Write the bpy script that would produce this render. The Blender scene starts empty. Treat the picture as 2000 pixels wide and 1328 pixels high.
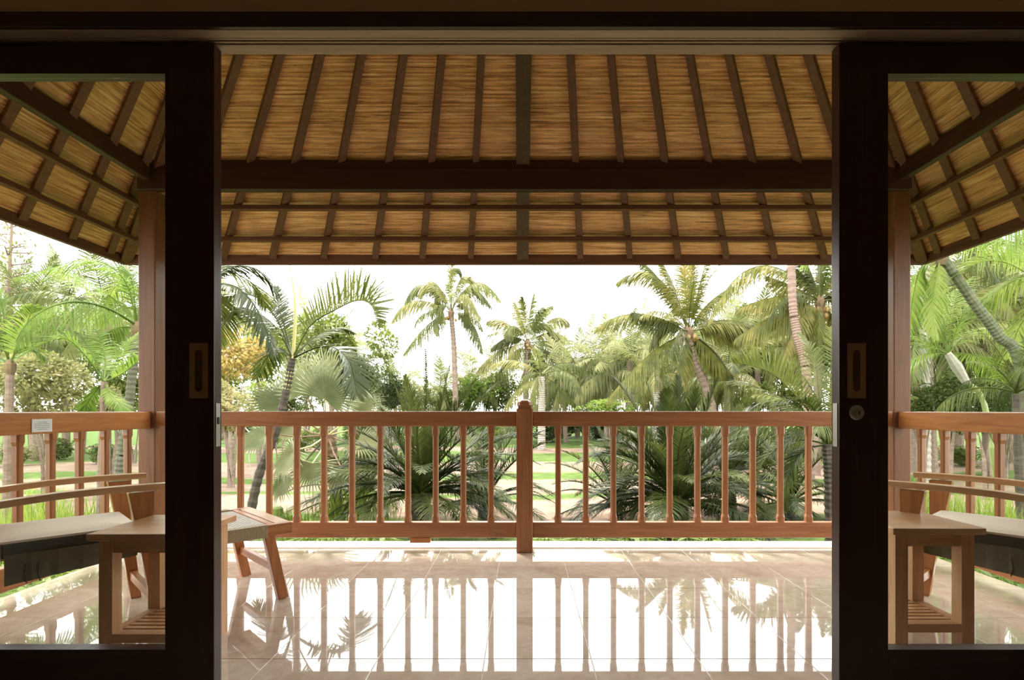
import bpy, math, random
from mathutils import Vector, Matrix
R = random.Random(7)
sc = bpy.context.scene
COL = sc.collection
V = Vector

# ------------------------------------------------------------------ camera, light, exposure
FPX, VX, VY, EYE = 1053.0, 1020.0, 800.0, 0.96
cam_d = bpy.data.cameras.new('camera'); cam = bpy.data.objects.new('camera', cam_d); COL.objects.link(cam)
cam.location = (0, 0, EYE); cam.rotation_euler = (math.pi/2, 0, 0)
cam_d.sensor_width = 36; cam_d.lens = FPX/2000*36
cam_d.shift_x = -(VX-1000)/2000; cam_d.shift_y = (VY-664)/2000
cam_d.clip_start = 0.05; cam_d.clip_end = 500
sc.camera = cam
world = bpy.data.worlds.new('overcast_sky'); sc.world = world; world.use_nodes = True
wn = world.node_tree; bg = wn.nodes['Background']
bg.inputs[0].default_value = (1.0, 0.985, 0.955, 1); bg.inputs[1].default_value = 3.6
sun_d = bpy.data.lights.new('sun', 'SUN'); sun = bpy.data.objects.new('sun', sun_d); COL.objects.link(sun)
sun_d.energy = 4.0; sun_d.angle = math.radians(9); sun_d.color = (1.0, 0.93, 0.80)
sun.rotation_euler = V((-0.22, 0.36, 1.0)).to_track_quat('Z', 'Y').to_euler()
sc.view_settings.view_transform = 'Standard'; sc.view_settings.look = 'None'
sc.view_settings.exposure = 0.85; sc.view_settings.gamma = 1; sc.view_settings.use_curve_mapping = False
sc.cycles.use_denoising = True
sc.cycles.max_bounces = 9; sc.cycles.diffuse_bounces = 5; sc.cycles.glossy_bounces = 4
sc.cycles.transmission_bounces = 6; sc.cycles.transparent_max_bounces = 12
sc.cycles.caustics_reflective = False; sc.cycles.caustics_refractive = False

def at(px, py, d):
    return V(((px-VX)/FPX*d, d, EYE-(py-VY)/FPX*d))

# ------------------------------------------------------------------ materials
def new_mat(name):
    m = bpy.data.materials.new(name); m.use_nodes = True
    nt = m.node_tree; return m, nt, nt.nodes['Principled BSDF']
def ramp(nt, fac, stops):
    r = nt.nodes.new('ShaderNodeValToRGB'); e = r.color_ramp.elements
    while len(e) < len(stops): e.new(0.5)
    for i, (p, c) in enumerate(stops): e[i].position = p; e[i].color = (*c, 1)
    nt.links.new(fac, r.inputs[0]); return r.outputs[0]
def coords(nt, scale, kind='Object', rnd=False):
    t = nt.nodes.new('ShaderNodeTexCoord'); mp = nt.nodes.new('ShaderNodeMapping')
    mp.inputs['Scale'].default_value = scale; nt.links.new(t.outputs[kind], mp.inputs[0])
    if rnd:
        oi = nt.nodes.new('ShaderNodeObjectInfo'); mu = nt.nodes.new('ShaderNodeMath'); mu.operation = 'MULTIPLY'
        mu.inputs[1].default_value = 37.0; nt.links.new(oi.outputs['Random'], mu.inputs[0])
        nt.links.new(mu.outputs[0], mp.inputs['Location'])
    return mp.outputs[0]
def noise(nt, vec, scale=5, detail=3, rough=0.55, dist=0.0):
    n = nt.nodes.new('ShaderNodeTexNoise'); n.inputs['Scale'].default_value = scale
    n.inputs['Detail'].default_value = detail; n.inputs['Roughness'].default_value = rough
    n.inputs['Distortion'].default_value = dist
    nt.links.new(vec, n.inputs['Vector']); return n.outputs['Fac']
def bump(nt, b, fac, strength=0.2, dist=0.01):
    n = nt.nodes.new('ShaderNodeBump'); n.inputs['Strength'].default_value = strength
    n.inputs['Distance'].default_value = dist
    nt.links.new(fac, n.inputs['Height']); nt.links.new(n.outputs[0], b.inputs['Normal'])

def wood(name, c0, c1, c2, axis, rough=0.35, spec=0.5, bs=0.12):
    m, nt, b = new_mat(name)
    s = [14, 14, 14]; s['XYZ'.index(axis)] = 0.9
    v = coords(nt, s, rnd=True)
    f = noise(nt, v, 2.2, 5, 0.6, 1.2)
    nt.links.new(ramp(nt, f, [(0.25, c0), (0.5, c1), (0.78, c2)]), b.inputs['Base Color'])
    b.inputs['Roughness'].default_value = rough; b.inputs['Specular IOR Level'].default_value = spec
    bump(nt, b, f, bs, 0.004); return m
W = {}
def wd(kind, axis):
    k = kind+axis
    if k not in W:
        pal = {'teak':   ((.27,.095,.030), (.42,.165,.055), (.54,.24,.085), .28, .5),
               'rail':   ((.22,.088,.036), (.32,.135,.056), (.42,.19,.082), .30, .5),
               'mahog':  ((.022,.006,.005), (.036,.011,.008), (.052,.016,.011), .30, .45),
               'beam':   ((.030,.011,.009), (.045,.016,.012), (.06,.022,.016), .40, .4),
               'rafter': ((.09,.038,.022), (.14,.058,.032), (.20,.088,.048), .55, .3),
               'ridge':  ((.085,.055,.040), (.11,.072,.054), (.14,.095,.072), .85, .05),
               'blond':  ((.42,.225,.10), (.56,.32,.155), (.66,.42,.23), .30, .5),
               'lintel': ((.30,.20,.14), (.38,.27,.19), (.46,.34,.25), .5, .4),
               'post':   ((.11,.040,.018), (.165,.062,.028), (.23,.092,.042), .42, .3)}[kind]
        W[k] = wood('%s_wood_%s' % (kind, axis.lower()), *pal[:3], axis, pal[3], pal[4])
    return W[k]

def plain(name, c, rough=0.6, metal=0.0, var=0.0, scale=8, spec=0.5):
    m, nt, b = new_mat(name)
    if var:
        f = noise(nt, coords(nt, (1,1,1)), scale, 4)
        nt.links.new(ramp(nt, f, [(0.3, tuple(x*(1-var) for x in c)), (0.7, tuple(min(1, x*(1+var)) for x in c))]), b.inputs['Base Color'])
    else: b.inputs['Base Color'].default_value = (*c, 1)
    b.inputs['Roughness'].default_value = rough; b.inputs['Metallic'].default_value = metal
    b.inputs['Specular IOR Level'].default_value = spec
    return m

def marble():
    m, nt, b = new_mat('polished_beige_marble')
    v = coords(nt, (1,1,1), rnd=True)
    f = noise(nt, v, 2.4, 8, 0.62, 1.0); f2 = noise(nt, v, 22, 4, 0.6, 0.6)
    a = ramp(nt, f, [(0.28, (.52,.42,.33)), (0.47, (.64,.545,.44)), (0.60, (.70,.61,.51)), (0.75, (.60,.50,.395))])
    c = ramp(nt, f2, [(0.3, (.84,.82,.80)), (0.65, (1,1,1))])
    mx = nt.nodes.new('ShaderNodeMix'); mx.data_type = 'RGBA'; mx.blend_type = 'MULTIPLY'; mx.inputs[0].default_value = 1
    nt.links.new(a, mx.inputs[6]); nt.links.new(c, mx.inputs[7]); nt.links.new(mx.outputs[2], b.inputs['Base Color'])
    b.inputs['Roughness'].default_value = 0.025; b.inputs['IOR'].default_value = 1.62
    b.inputs['Coat Weight'].default_value = 0.35; b.inputs['Coat Roughness'].default_value = 0.02
    return m
def reeds():
    m, nt, b = new_mat('split_reed')
    v = coords(nt, (1.8, 1.8, 75)); f = noise(nt, v, 2.0, 6, 0.75, 0.35)
    f2 = noise(nt, coords(nt, (1,1,1)), 5, 3)
    a = ramp(nt, f, [(0.33, (.20,.085,.03)), (0.43, (.64,.34,.15)), (0.54, (.93,.55,.28)), (0.66, (1.0,.80,.54))])
    c = ramp(nt, f2, [(0.3, (.80,.76,.66)), (0.7, (1,.95,.88))])
    mx = nt.nodes.new('ShaderNodeMix'); mx.data_type = 'RGBA'; mx.blend_type = 'MULTIPLY'; mx.inputs[0].default_value = 1
    nt.links.new(a, mx.inputs[6]); nt.links.new(c, mx.inputs[7]); nt.links.new(mx.outputs[2], b.inputs['Base Color'])
    b.inputs['Roughness'].default_value = 0.55; bump(nt, b, f, 0.4, 0.006); return m
def glass():
    m = bpy.data.materials.new('door_glass'); m.use_nodes = True; nt = m.node_tree; nt.nodes.clear()
    o = nt.nodes.new('ShaderNodeOutputMaterial'); tr = nt.nodes.new('ShaderNodeBsdfTransparent')
    tr.inputs[0].default_value = (.95,.975,.95,1)
    gl = nt.nodes.new('ShaderNodeBsdfGlossy'); gl.inputs['Roughness'].default_value = 0.01
    lw = nt.nodes.new('ShaderNodeLayerWeight'); lw.inputs[0].default_value = 0.5
    pw = nt.nodes.new('ShaderNodeMath'); pw.operation = 'POWER'; pw.inputs[1].default_value = 5; nt.links.new(lw.outputs['Facing'], pw.inputs[0])
    fr = nt.nodes.new('ShaderNodeMath'); fr.operation = 'MULTIPLY_ADD'; fr.inputs[1].default_value = .9; fr.inputs[2].default_value = .05; nt.links.new(pw.outputs[0], fr.inputs[0])
    mx = nt.nodes.new('ShaderNodeMixShader'); nt.links.new(fr.outputs[0], mx.inputs[0])
    nt.links.new(tr.outputs[0], mx.inputs[1]); nt.links.new(gl.outputs[0], mx.inputs[2]); nt.links.new(mx.outputs[0], o.inputs[0])
    return m
LEAFK = 0.66
def leaf(name, c0, c1, c2, trans=0.45, rough=0.38, yellow=None):
    m = bpy.data.materials.new(name); m.use_nodes = True; nt = m.node_tree
    b = nt.nodes['Principled BSDF']; o = nt.nodes['Material Output']
    oi = nt.nodes.new('ShaderNodeObjectInfo')
    f = noise(nt, coords(nt, (1,1,1), rnd=True), 2.6, 3)
    ad = nt.nodes.new('ShaderNodeMath'); ad.operation = 'MULTIPLY_ADD'; ad.inputs[1].default_value = 0.5; ad.inputs[2].default_value = -0.25
    nt.links.new(oi.outputs['Random'], ad.inputs[0])
    sm = nt.nodes.new('ShaderNodeMath'); sm.operation = 'ADD'; nt.links.new(ad.outputs[0], sm.inputs[0]); nt.links.new(f, sm.inputs[1])
    c0, c1, c2 = [(c[0]*LEAFK*1.16, c[1]*LEAFK, c[2]*LEAFK*.72) for c in (c0, c1, c2)]; st = [(0.25, c0), (0.5, c1), (0.72, c2)]
    if yellow: st.append((0.9, tuple(x*.7 for x in yellow)))
    c = ramp(nt, sm.outputs[0], st)
    nt.links.new(c, b.inputs['Base Color']); b.inputs['Roughness'].default_value = rough
    b.inputs['Specular IOR Level'].default_value = 0.22
    t = nt.nodes.new('ShaderNodeBsdfTranslucent'); nt.links.new(c, t.inputs[0])
    g = nt.nodes.new('ShaderNodeMixShader'); g.inputs[0].default_value = trans
    nt.links.new(b.outputs[0], g.inputs[1]); nt.links.new(t.outputs[0], g.inputs[2]); nt.links.new(g.outputs[0], o.inputs[0])
    return m
def ground_mat():
    m, nt, b = new_mat('garden_ground_cover')
    g = nt.nodes.new('ShaderNodeNewGeometry'); sep = nt.nodes.new('ShaderNodeSeparateXYZ'); nt.links.new(g.outputs['Position'], sep.inputs[0])
    n1 = noise(nt, g.outputs['Position'], 0.16, 2, 0.4); n2 = noise(nt, g.outputs['Position'], 2.4, 5, 0.6); n3 = noise(nt, g.outputs['Position'], 22, 3, 0.6)
    ma = nt.nodes.new('ShaderNodeMath'); ma.operation = 'MULTIPLY_ADD'; ma.inputs[1].default_value = 3.0
    nt.links.new(n1, ma.inputs[0]); nt.links.new(sep.outputs[1], ma.inputs[2])
    dv = nt.nodes.new('ShaderNodeMath'); dv.operation = 'MULTIPLY_ADD'; dv.inputs[1].default_value = 1/40; dv.inputs[2].default_value = -1.5/40
    nt.links.new(ma.outputs[0], dv.inputs[0])
    S, G = (1,1,1), (0,0,0)
    r = ramp(nt, dv.outputs[0], [(0.0, G), (.222, G), (.232, S), (.288, S), (.292, G), (.302, G), (.306, S), (.345, S), (.35, G), (.378, G), (.39, S), (.462, S), (.472, G), (.60, G), (.61, S), (.66, S), (.67, G)])
    ag = ramp(nt, n2, [(0.3, (.045,.075,.016)), (0.55, (.075,.12,.028)), (0.75, (.11,.15,.045))])
    as_ = ramp(nt, n2, [(0.3, (.16,.11,.08)), (0.55, (.215,.155,.115)), (0.75, (.27,.205,.16))])
    mx = nt.nodes.new('ShaderNodeMix'); mx.data_type = 'RGBA'
    nt.links.new(r, mx.inputs[0]); nt.links.new(ag, mx.inputs[6]); nt.links.new(as_, mx.inputs[7])
    nt.links.new(mx.outputs[2], b.inputs['Base Color']); b.inputs['Roughness'].default_value = 0.95
    b.inputs['Specular IOR Level'].default_value = 0.1; bump(nt, b, n3, 0.6, 0.03); return m
def bark(name, c0, c1, rings=16, dark=None):
    m, nt, b = new_mat(name)
    f = noise(nt, coords(nt, (3,3,9)), 3, 4)
    nt.links.new(ramp(nt, f, [(0.3, c0), (0.7, c1)]), b.inputs['Base Color'])
    b.inputs['Roughness'].default_value = 0.85; bump(nt, b, f, 0.5, 0.02); return m

M = dict(
 marble=marble(), reeds=reeds(), glass=glass(), ground=ground_mat(),
 grout=plain('pale_grout', (.85,.78,.68), .5), stone=plain('pale_stone_kerb', (.66,.63,.58), .35, var=.06),
 wall=plain('beige_wall_paint', (.60,.42,.28), .8, var=.03), plaster=plain('room_plaster', (.62,.50,.38), .8),
 roomfloor=plain('room_stone_floor', (.56,.48,.38), .3, var=.1), thatch=plain('grey_thatch', (.20,.16,.11), .9, var=.3, scale=20),
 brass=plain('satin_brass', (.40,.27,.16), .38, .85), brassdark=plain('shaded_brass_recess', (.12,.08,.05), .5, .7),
 steel=plain('brushed_steel', (.50,.49,.47), .35, .9), black=plain('slot_black', (.012,.011,.010), .6),  # black colour stands in for shade inside the lock slots and track groove
 cush=plain('oatmeal_canvas', (.74,.67,.56), .85, var=.04, scale=60), cushside=plain('charcoal_canvas', (.075,.08,.078), .85, var=.1, scale=60),
 skirt=plain('olive_grey_canvas', (.20,.205,.165), .85, var=.12, scale=50),
 weave=plain('woven_pale_rattan', (.70,.66,.58), .6, var=.12, scale=120), weaveside=plain('woven_olive_rattan', (.36,.30,.18), .6, var=.15, scale=90),
 plate=plain('white_metal_plate', (.72,.75,.76), .35), ink=plain('grey_print', (.32,.36,.38), .6),
 coco=leaf('coconut_leaf', (.065,.10,.030), (.13,.175,.052), (.23,.27,.085), .42, .34, (.42,.36,.12)),
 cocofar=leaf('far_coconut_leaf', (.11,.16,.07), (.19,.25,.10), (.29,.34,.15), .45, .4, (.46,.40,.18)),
 areca=leaf('areca_leaf', (.045,.075,.024), (.085,.13,.038), (.15,.20,.06), .38, .32),
 date=leaf('date_palm_leaf', (.028,.045,.016), (.055,.085,.028), (.11,.15,.05), .32, .35),
 bright=leaf('bright_green_leaf', (.13,.24,.05), (.22,.38,.09), (.34,.48,.16), .5, .35),  # fresh bright green of the leaves themselves
 pale=leaf('pale_grey_green_fan_leaf', (.16,.22,.145), (.26,.33,.225), (.38,.45,.33), .35, .45),
 bush=leaf('bush_leaf', (.07,.12,.03), (.14,.22,.06), (.26,.36,.11), .4, .4),
 bushdark=leaf('dark_bush_leaf', (.03,.055,.018), (.055,.10,.028), (.11,.17,.05), .35, .4),
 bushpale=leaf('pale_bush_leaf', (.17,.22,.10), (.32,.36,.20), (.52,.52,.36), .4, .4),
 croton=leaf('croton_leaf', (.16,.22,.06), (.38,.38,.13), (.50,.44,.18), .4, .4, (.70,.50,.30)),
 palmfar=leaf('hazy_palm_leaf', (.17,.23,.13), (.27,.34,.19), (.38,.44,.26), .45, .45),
 gold=plain('yellow_green_midrib', (.42,.40,.15), .5), stem=plain('green_stem', (.24,.28,.10), .5, var=.1),
 trunk=bark('grey_brown_palm_bark', (.14,.10,.075), (.26,.20,.155)), trunkdark=bark('dark_palm_bark', (.035,.027,.020), (.10,.08,.06)),
 trunkgreen=bark('ringed_green_grey_bark', (.075,.085,.045), (.15,.155,.095)), trunkring=bark('leaf_scar_bark', (.09,.085,.06), (.15,.14,.10)),
 trunkpale=bark('pale_grey_bark', (.34,.30,.26), (.46,.42,.38)), trunkpink=bark('rosy_brown_bark', (.16,.105,.08), (.25,.175,.14)),
 nut=plain('ripening_coconut_husk', (.26,.17,.05), .5, var=.3), fibre=plain('brown_leaf_base_fibre', (.16,.105,.06), .9, var=.3),
 moss=plain('mossy_stump_bark', (.14,.19,.05), .9, var=.3), grass=leaf('tall_grass_blade', (.14,.26,.04), (.26,.42,.08), (.40,.55,.15), .45, .4),
 white=plain('whitewashed_wall', (.75,.73,.70), .8),
)

# ------------------------------------------------------------------ mesh helper
class MB:
    def __init__(s): s.v = []; s.f = []
    def add(s, vs, fs):
        o = len(s.v); s.v += [tuple(v) for v in vs]; s.f += [tuple(i+o for i in f) for f in fs]
    def box(s, x0, x1, y0, y1, z0, z1):
        vs = [(x,y,z) for z in (z0,z1) for y in (y0,y1) for x in (x0,x1)]
        s.add(vs, [(0,2,3,1),(4,5,7,6),(0,1,5,4),(2,6,7,3),(0,4,6,2),(1,3,7,5)]); return s
    def bar(s, p0, p1, w, h, up=(0,0,1), w1=None, h1=None):
        p0, p1 = V(p0), V(p1); t = (p1-p0).normalized(); sd = t.cross(V(up)).normalized(); u = sd.cross(t)
        vs = []
        for p, ww, hh in ((p0, w, h), (p1, w1 or w, h1 or h)):
            for a, b in ((-1,-1),(1,-1),(1,1),(-1,1)): vs.append(p+sd*a*ww/2+u*b*hh/2)
        s.add(vs, [(0,3,2,1),(4,5,6,7),(0,1,5,4),(1,2,6,5),(2,3,7,6),(3,0,4,7)]); return s
    def sweep(s, pts, w, h, up=(0,0,1)):
        n = len(pts); vs = []
        for i, p in enumerate(pts):
            t = (pts[min(i+1, n-1)]-pts[max(i-1, 0)]).normalized(); sd = t.cross(V(up)).normalized(); u = sd.cross(t)
            for a, b in ((-1,-1),(1,-1),(1,1),(-1,1)): vs.append(p+sd*a*w/2+u*b*h/2)
        fs = [(0,3,2,1), tuple(4*(n-1)+k for k in range(4))]
        for i in range(n-1):
            for k in range(4): fs.append((4*i+k, 4*i+(k+1)%4, 4*i+4+(k+1)%4, 4*i+4+k))
        s.add(vs, fs); return s
    def tube(s, pts, rad, n=6, cap=True):
        m = len(pts); vs = []
        for i, p in enumerate(pts):
            t = (pts[min(i+1, m-1)]-pts[max(i-1, 0)]).normalized()
            a = t.orthogonal().normalized() if abs(t.z) < .99 else V((1,0,0)).cross(t).cross(t).normalized()
            if abs(t.z) < .9: a = t.cross(V((0,0,1))).normalized()
            b = t.cross(a); r = rad[i] if isinstance(rad, (list, tuple)) else rad
            for k in range(n):
                q = 2*math.pi*k/n; vs.append(p+a*math.cos(q)*r+b*math.sin(q)*r)
        fs = []
        for i in range(m-1):
            for k in range(n): fs.append((n*i+k, n*i+(k+1)%n, n*i+n+(k+1)%n, n*i+n+k))
        if cap: fs += [tuple(range(n-1, -1, -1)), tuple(n*(m-1)+k for k in range(n))]
        s.add(vs, fs); return s
    def lathe(s, prof, n=16, c=(0,0,0), axis='z'):
        vs = []; c = V(c)
        for r, z in prof:
            for k in range(n):
                q = 2*math.pi*k/n; p = V((r*math.cos(q), r*math.sin(q), z))
                if axis == 'y': p = V((p.x, p.z, p.y))
                vs.append(c+p)
        fs = []
        for i in range(len(prof)-1):
            for k in range(n): fs.append((n*i+k, n*i+(k+1)%n, n*i+n+(k+1)%n, n*i+n+k))
        fs += [tuple(range(n-1, -1, -1)), tuple(n*(len(prof)-1)+k for k in range(n))]
        s.add(vs, fs); return s
    def mesh(s, name, mat, smooth=False):
        me = bpy.data.meshes.new(name); me.from_pydata(s.v, [], s.f); me.materials.append(mat)
        if smooth: me.polygons.foreach_set('use_smooth', [True]*len(me.polygons))
        me.update(); return me
    def build(s, name, mat, parent=None, loc=(0,0,0), bevel=0, smooth=False, center=True):
        o = V((0,0,0))
        if center:
            n = len(s.v); lo = [min(v[i] for v in s.v) for i in range(3)]; hi = [max(v[i] for v in s.v) for i in range(3)]
            o = V([(a+b)/2 for a, b in zip(lo, hi)]); s.v = [tuple(V(v)-o) for v in s.v]
        ob = bpy.data.objects.new(name, s.mesh(name, mat, smooth)); COL.objects.link(ob)
        ob.parent = parent; ob.location = V(loc)+o
        if bevel:
            b = ob.modifiers.new('bevel', 'BEVEL'); b.width = bevel; b.segments = 2; b.limit_method = 'ANGLE'
        return ob
def place(name, me, parent, loc=(0,0,0), rot=(0,0,0), scale=1):
    ob = bpy.data.objects.new(name, me); COL.objects.link(ob); ob.parent = parent
    ob.location = loc; ob.rotation_euler = rot; ob.scale = (scale,)*3 if not isinstance(scale, tuple) else scale; return ob
def tag(o, label=None, cat=None, group=None, kind=None):
    for k, v in (('label', label), ('category', cat), ('group', group), ('kind', kind)):
        if v: o[k] = v
    return o
def empty(name, loc=(0,0,0), label=None, cat=None, group=None, kind=None, rz=0):
    o = bpy.data.objects.new(name, None); COL.objects.link(o); o.location = loc; o.rotation_euler = (0,0,rz)
    o.empty_display_size = .1; return tag(o, label, cat, group, kind)
def B(*a): return MB().box(*a)

# ================================================================== THE HOUSE SHELL
CX = 0.015                     # axis of the veranda
RAILY = 3.70
# veranda floor: bedding slab with one object per tile
XL, XR, YF = -2.66, 2.69, 3.72
floor = empty('floor', (0,2.7,0), 'polished beige marble tile floor of the veranda', 'floor', kind='structure')
B(XL, XR, 1.62-.0, YF, -.25, -.0015).build('bedding', M['grout'], floor, loc=(0,-2.7,0))
T = 0.4105
xs = [XL]+[x for x in [-.966+T*k for k in range(-5, 10)] if XL+.03 < x < XR-.03]+[XR]
ys = [1.62]+[y for y in [3.72-T*k for k in range(5, 0, -1)] if y > 1.66]+[YF]
tmesh = {}
for i in range(len(xs)-1):
    for j in range(len(ys)-1):
        w, h = round(xs[i+1]-xs[i]-.0028, 4), round(ys[j+1]-ys[j]-.0028, 4)
        if (w, h) not in tmesh:
            mb = MB(); e = .0008
            mb.add([(-w/2,-h/2,-.003),(w/2,-h/2,-.003),(w/2,h/2,-.003),(-w/2,h/2,-.003),(-w/2,-h/2,-e),(w/2,-h/2,-e),(w/2,h/2,-e),(-w/2,h/2,-e),
                    (-w/2+e,-h/2+e,0),(w/2-e,-h/2+e,0),(w/2-e,h/2-e,0),(-w/2+e,h/2-e,0)],
                   [(8,9,10,11)]+[(k,(k+1)%4,4+(k+1)%4,4+k) for k in range(4)]+[(4+k,4+(k+1)%4,8+(k+1)%4,8+k) for k in range(4)])
            tmesh[(w,h)] = mb.mesh('tile', M['marble'])
        place('tile', tmesh[(w,h)], floor, ((xs[i]+xs[i+1])/2, (ys[j]+ys[j+1])/2-2.7, 0))
kerb = empty('trim_1', (0,3.8,0), 'pale stone kerb along the veranda edge', 'kerb', kind='structure')
B(XL-.12, XR+.12, YF, YF+.17, -.3, .012).build('kerb_stone', M['stone'], kerb, loc=(0,-3.8,0), bevel=.004)
# foundations down to the garden
B(XL+.05, XR-.05, 1.7, YF-.05, -1.6, -.25).build('trim_2', M['stone']).update_tag()
tag(bpy.data.objects['trim_2'], 'stone base under the veranda', 'wall', kind='structure')

# room behind the camera
HX = 3.3
tag(B(-HX, HX, -3.6, 1.62, -.3, -.001).build('floor_room', M['roomfloor']), 'stone floor of the dark room', 'floor', kind='structure')
tag(B(-HX, HX, -3.75, -3.6, -.3, 3.0).build('wall_back', M['plaster']), 'room wall behind the viewpoint', 'wall', kind='structure')
tag(B(-HX-.15, -HX, -3.75, 1.75, -1.6, 3.0).build('wall_left', M['plaster']), 'side wall of the room', 'wall', kind='structure')
tag(B(HX, HX+.15, -3.75, 1.75, -1.6, 3.0).build('wall_right', M['plaster']), 'side wall of the room', 'wall', kind='structure')
tag(B(-HX-.15, HX+.15, -3.75, 1.62, 2.9, 3.02).build('ceiling', M['plaster']), 'ceiling of the dark room', 'ceiling', kind='structure')
# front wall: above the door head and either side of the opening
DX = 2.25
wf = empty('wall_front', (0,1.7,0), 'beige wall above the sliding doors', 'wall', kind='structure')
B(-HX, HX, 1.63, 1.727, 2.16, 3.35).build('wall_panel', M['wall'], wf, loc=(0,-1.7,0))
B(-HX, -DX, 1.63, 1.78, -1.6, 2.19).build('wall_panel', M['wall'], wf, loc=(0,-1.7,0))
B(DX, HX, 1.63, 1.78, -1.6, 2.19).build('wall_panel', M['wall'], wf, loc=(0,-1.7,0))
# door head: front fascia, soffit boards with two track grooves
dh = empty('trim_3', (0,1.7,2.1), 'dark timber door head with two sliding tracks', 'door head', kind='structure')
L3 = (0,-1.7,-2.1)
B(-DX-.1, DX+.1, 1.600, 1.615, 2.097, 2.143).build('head_casing', wd('mahog','X'), dh, L3, bevel=.003)
def hz(y, d): return EYE+(VY-y)/FPX*d
B(-DX-.1, DX+.1, 1.615, 1.651, 2.097, 2.145).build('soffit_board', wd('lintel','X'), dh, L3, bevel=.002)
B(-DX-.1, DX+.1, 1.655, 1.662, 2.099, 2.15).build('track_strip', wd('lintel','X'), dh, L3)
B(-DX-.1, DX+.1, 1.669, 1.676, 2.099, 2.15).build('track_strip', wd('lintel','X'), dh, L3)
B(-DX-.1, DX+.1, 1.651, 1.681, 2.135, 2.16).build('track_backing', M['black'], dh, L3)
B(-DX-.1, DX+.1, 1.681, 1.727, 2.097, 2.16).build('soffit_board', wd('lintel','X'), dh, L3, bevel=.002)

# sliding doors
def sliding_door(name, xa, xb, inner, label):
    """xa<xb door extents; inner=+1 when the meeting stile is at xb"""
    y0, y1 = 1.665, 1.707; z0, z1 = .008, 2.094
    r = empty(name, ((xa+xb)/2, 1.686, 0), label, 'door', kind='structure'); L = (-(xa+xb)/2, -1.686, 0)
    sw = .152; zb, zt = .219, 1.998
    B(xb-sw, xb, y0, y1, z0, z1).build('stile', wd('mahog','Z'), r, L, bevel=.002)
    B(xa, xa+sw, y0, y1, z0, z1).build('stile', wd('mahog','Z'), r, L, bevel=.002)
    B(xa+sw, xb-sw, y0, y1, zt, z1).build('top_rail', wd('mahog','X'), r, L, bevel=.001)
    B(xa+sw, xb-sw, y0, y1, z0, zb).build('bottom_rail', wd('mahog','X'), r, L, bevel=.001)
    B(xa+sw, xb-sw, 1.686, 1.690, zb+.001, zt-.001).build('glass_pane', M['glass'], r, L)
    # flush pull with its recessed slot
    hx = xb-.046 if inner > 0 else xa+.052
    hz0, hz1, hw = EYE-(776-800)*-1/632+.0, 0, 0
    zc = EYE+(800-724)/632; hh, hw = .085, .0285
    mb = MB(); n = 12
    outer = [(-hw,-hh),(hw,-hh),(hw,hh),(-hw,hh)]
    sl = [(.0115*math.cos(t), (-hh+.033 if math.sin(t) < 0 else hh-.033)+.0115*math.sin(t)) for t in [math.pi*(-1+2*(k+.5)/n) for k in range(n)]]
    # plate = frame ring (four quads round a rounded slot bounding box)
    a, b2 = .0115, hh-.021
    for (x0, x1, q0, q1) in ((-hw, hw, b2, hh), (-hw, hw, -hh, -b2), (-hw, -a, -b2, b2), (a, hw, -b2, b2)):
        mb.box(x0, x1, -.003, 0, q0, q1)
    for sx in (-1, 1):                       # rounded corners of the slot
        for sz in (-1, 1):
            arc = [(sx*a*math.cos(t), sz*(b2-a+a*math.sin(t))) for t in [math.pi/2*k/4 for k in range(5)]]
            vs = [(x, -.0028, z) for x, z in arc]+[(sx*a, -.0028, sz*b2)]
            mb.add(vs, [tuple(range(6)) if sx*sz > 0 else tuple(range(5, -1, -1))])
    h = mb.build('handle', M['brass'], r, (L[0]+hx, L[1]+y0, zc), center=False)
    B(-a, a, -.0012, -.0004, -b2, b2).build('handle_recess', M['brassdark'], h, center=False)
    xe = xb if inner > 0 else xa; s = 1 if inner > 0 else -1
    # latch face plate on the meeting edge
    e0, e1 = (xe, xe+.0015) if s > 0 else (xe-.0015, xe)
    lp = B(e0, e1, 1.674, 1.697, EYE-.115, EYE+.02).build('latch_plate', M['steel'], r, L)
    if inner > 0: B(.0008, .003, -.005, .005, -.028+.03, -.028+.052).build('latch_slot', M['black'], lp, center=False)
    if inner < 0:
        lk = MB().lathe([(.0, -.004), (.019, -.004), (.0235, -.001), (.0235, 0)], 24, axis='y').build('lock_cylinder', M['steel'], r, (L[0]+hx+.002, L[1]+y0, EYE-.009), center=False)
        MB().lathe([(0, -.0115), (.007, -.011), (.0085, -.004)], 14, axis='y').build('keyway', M['brass'], lk, center=False)
        B(-.0016, .0016, -.0122, -.0105, -.005, .005).build('key_slot', M['black'], lk, center=False)
    return r
sliding_door('door_1', -2.22, -.952, 1, 'dark mahogany sliding glass door with a flush pull and no lock')
sliding_door('door_2', .979, 2.24, -1, 'dark mahogany sliding glass door with a flush pull above a round lock')
# door jambs
tag(B(-DX, -2.222, 1.63, 1.74, 0, 2.14).build('trim_4', wd('mahog','Z')), 'dark timber jamb of the sliding doors', 'jamb', kind='structure')
tag(B(2.242, DX, 1.63, 1.74, 0, 2.14).build('trim_5', wd('mahog','Z')), 'dark timber jamb of the sliding doors', 'jamb', kind='structure')

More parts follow.
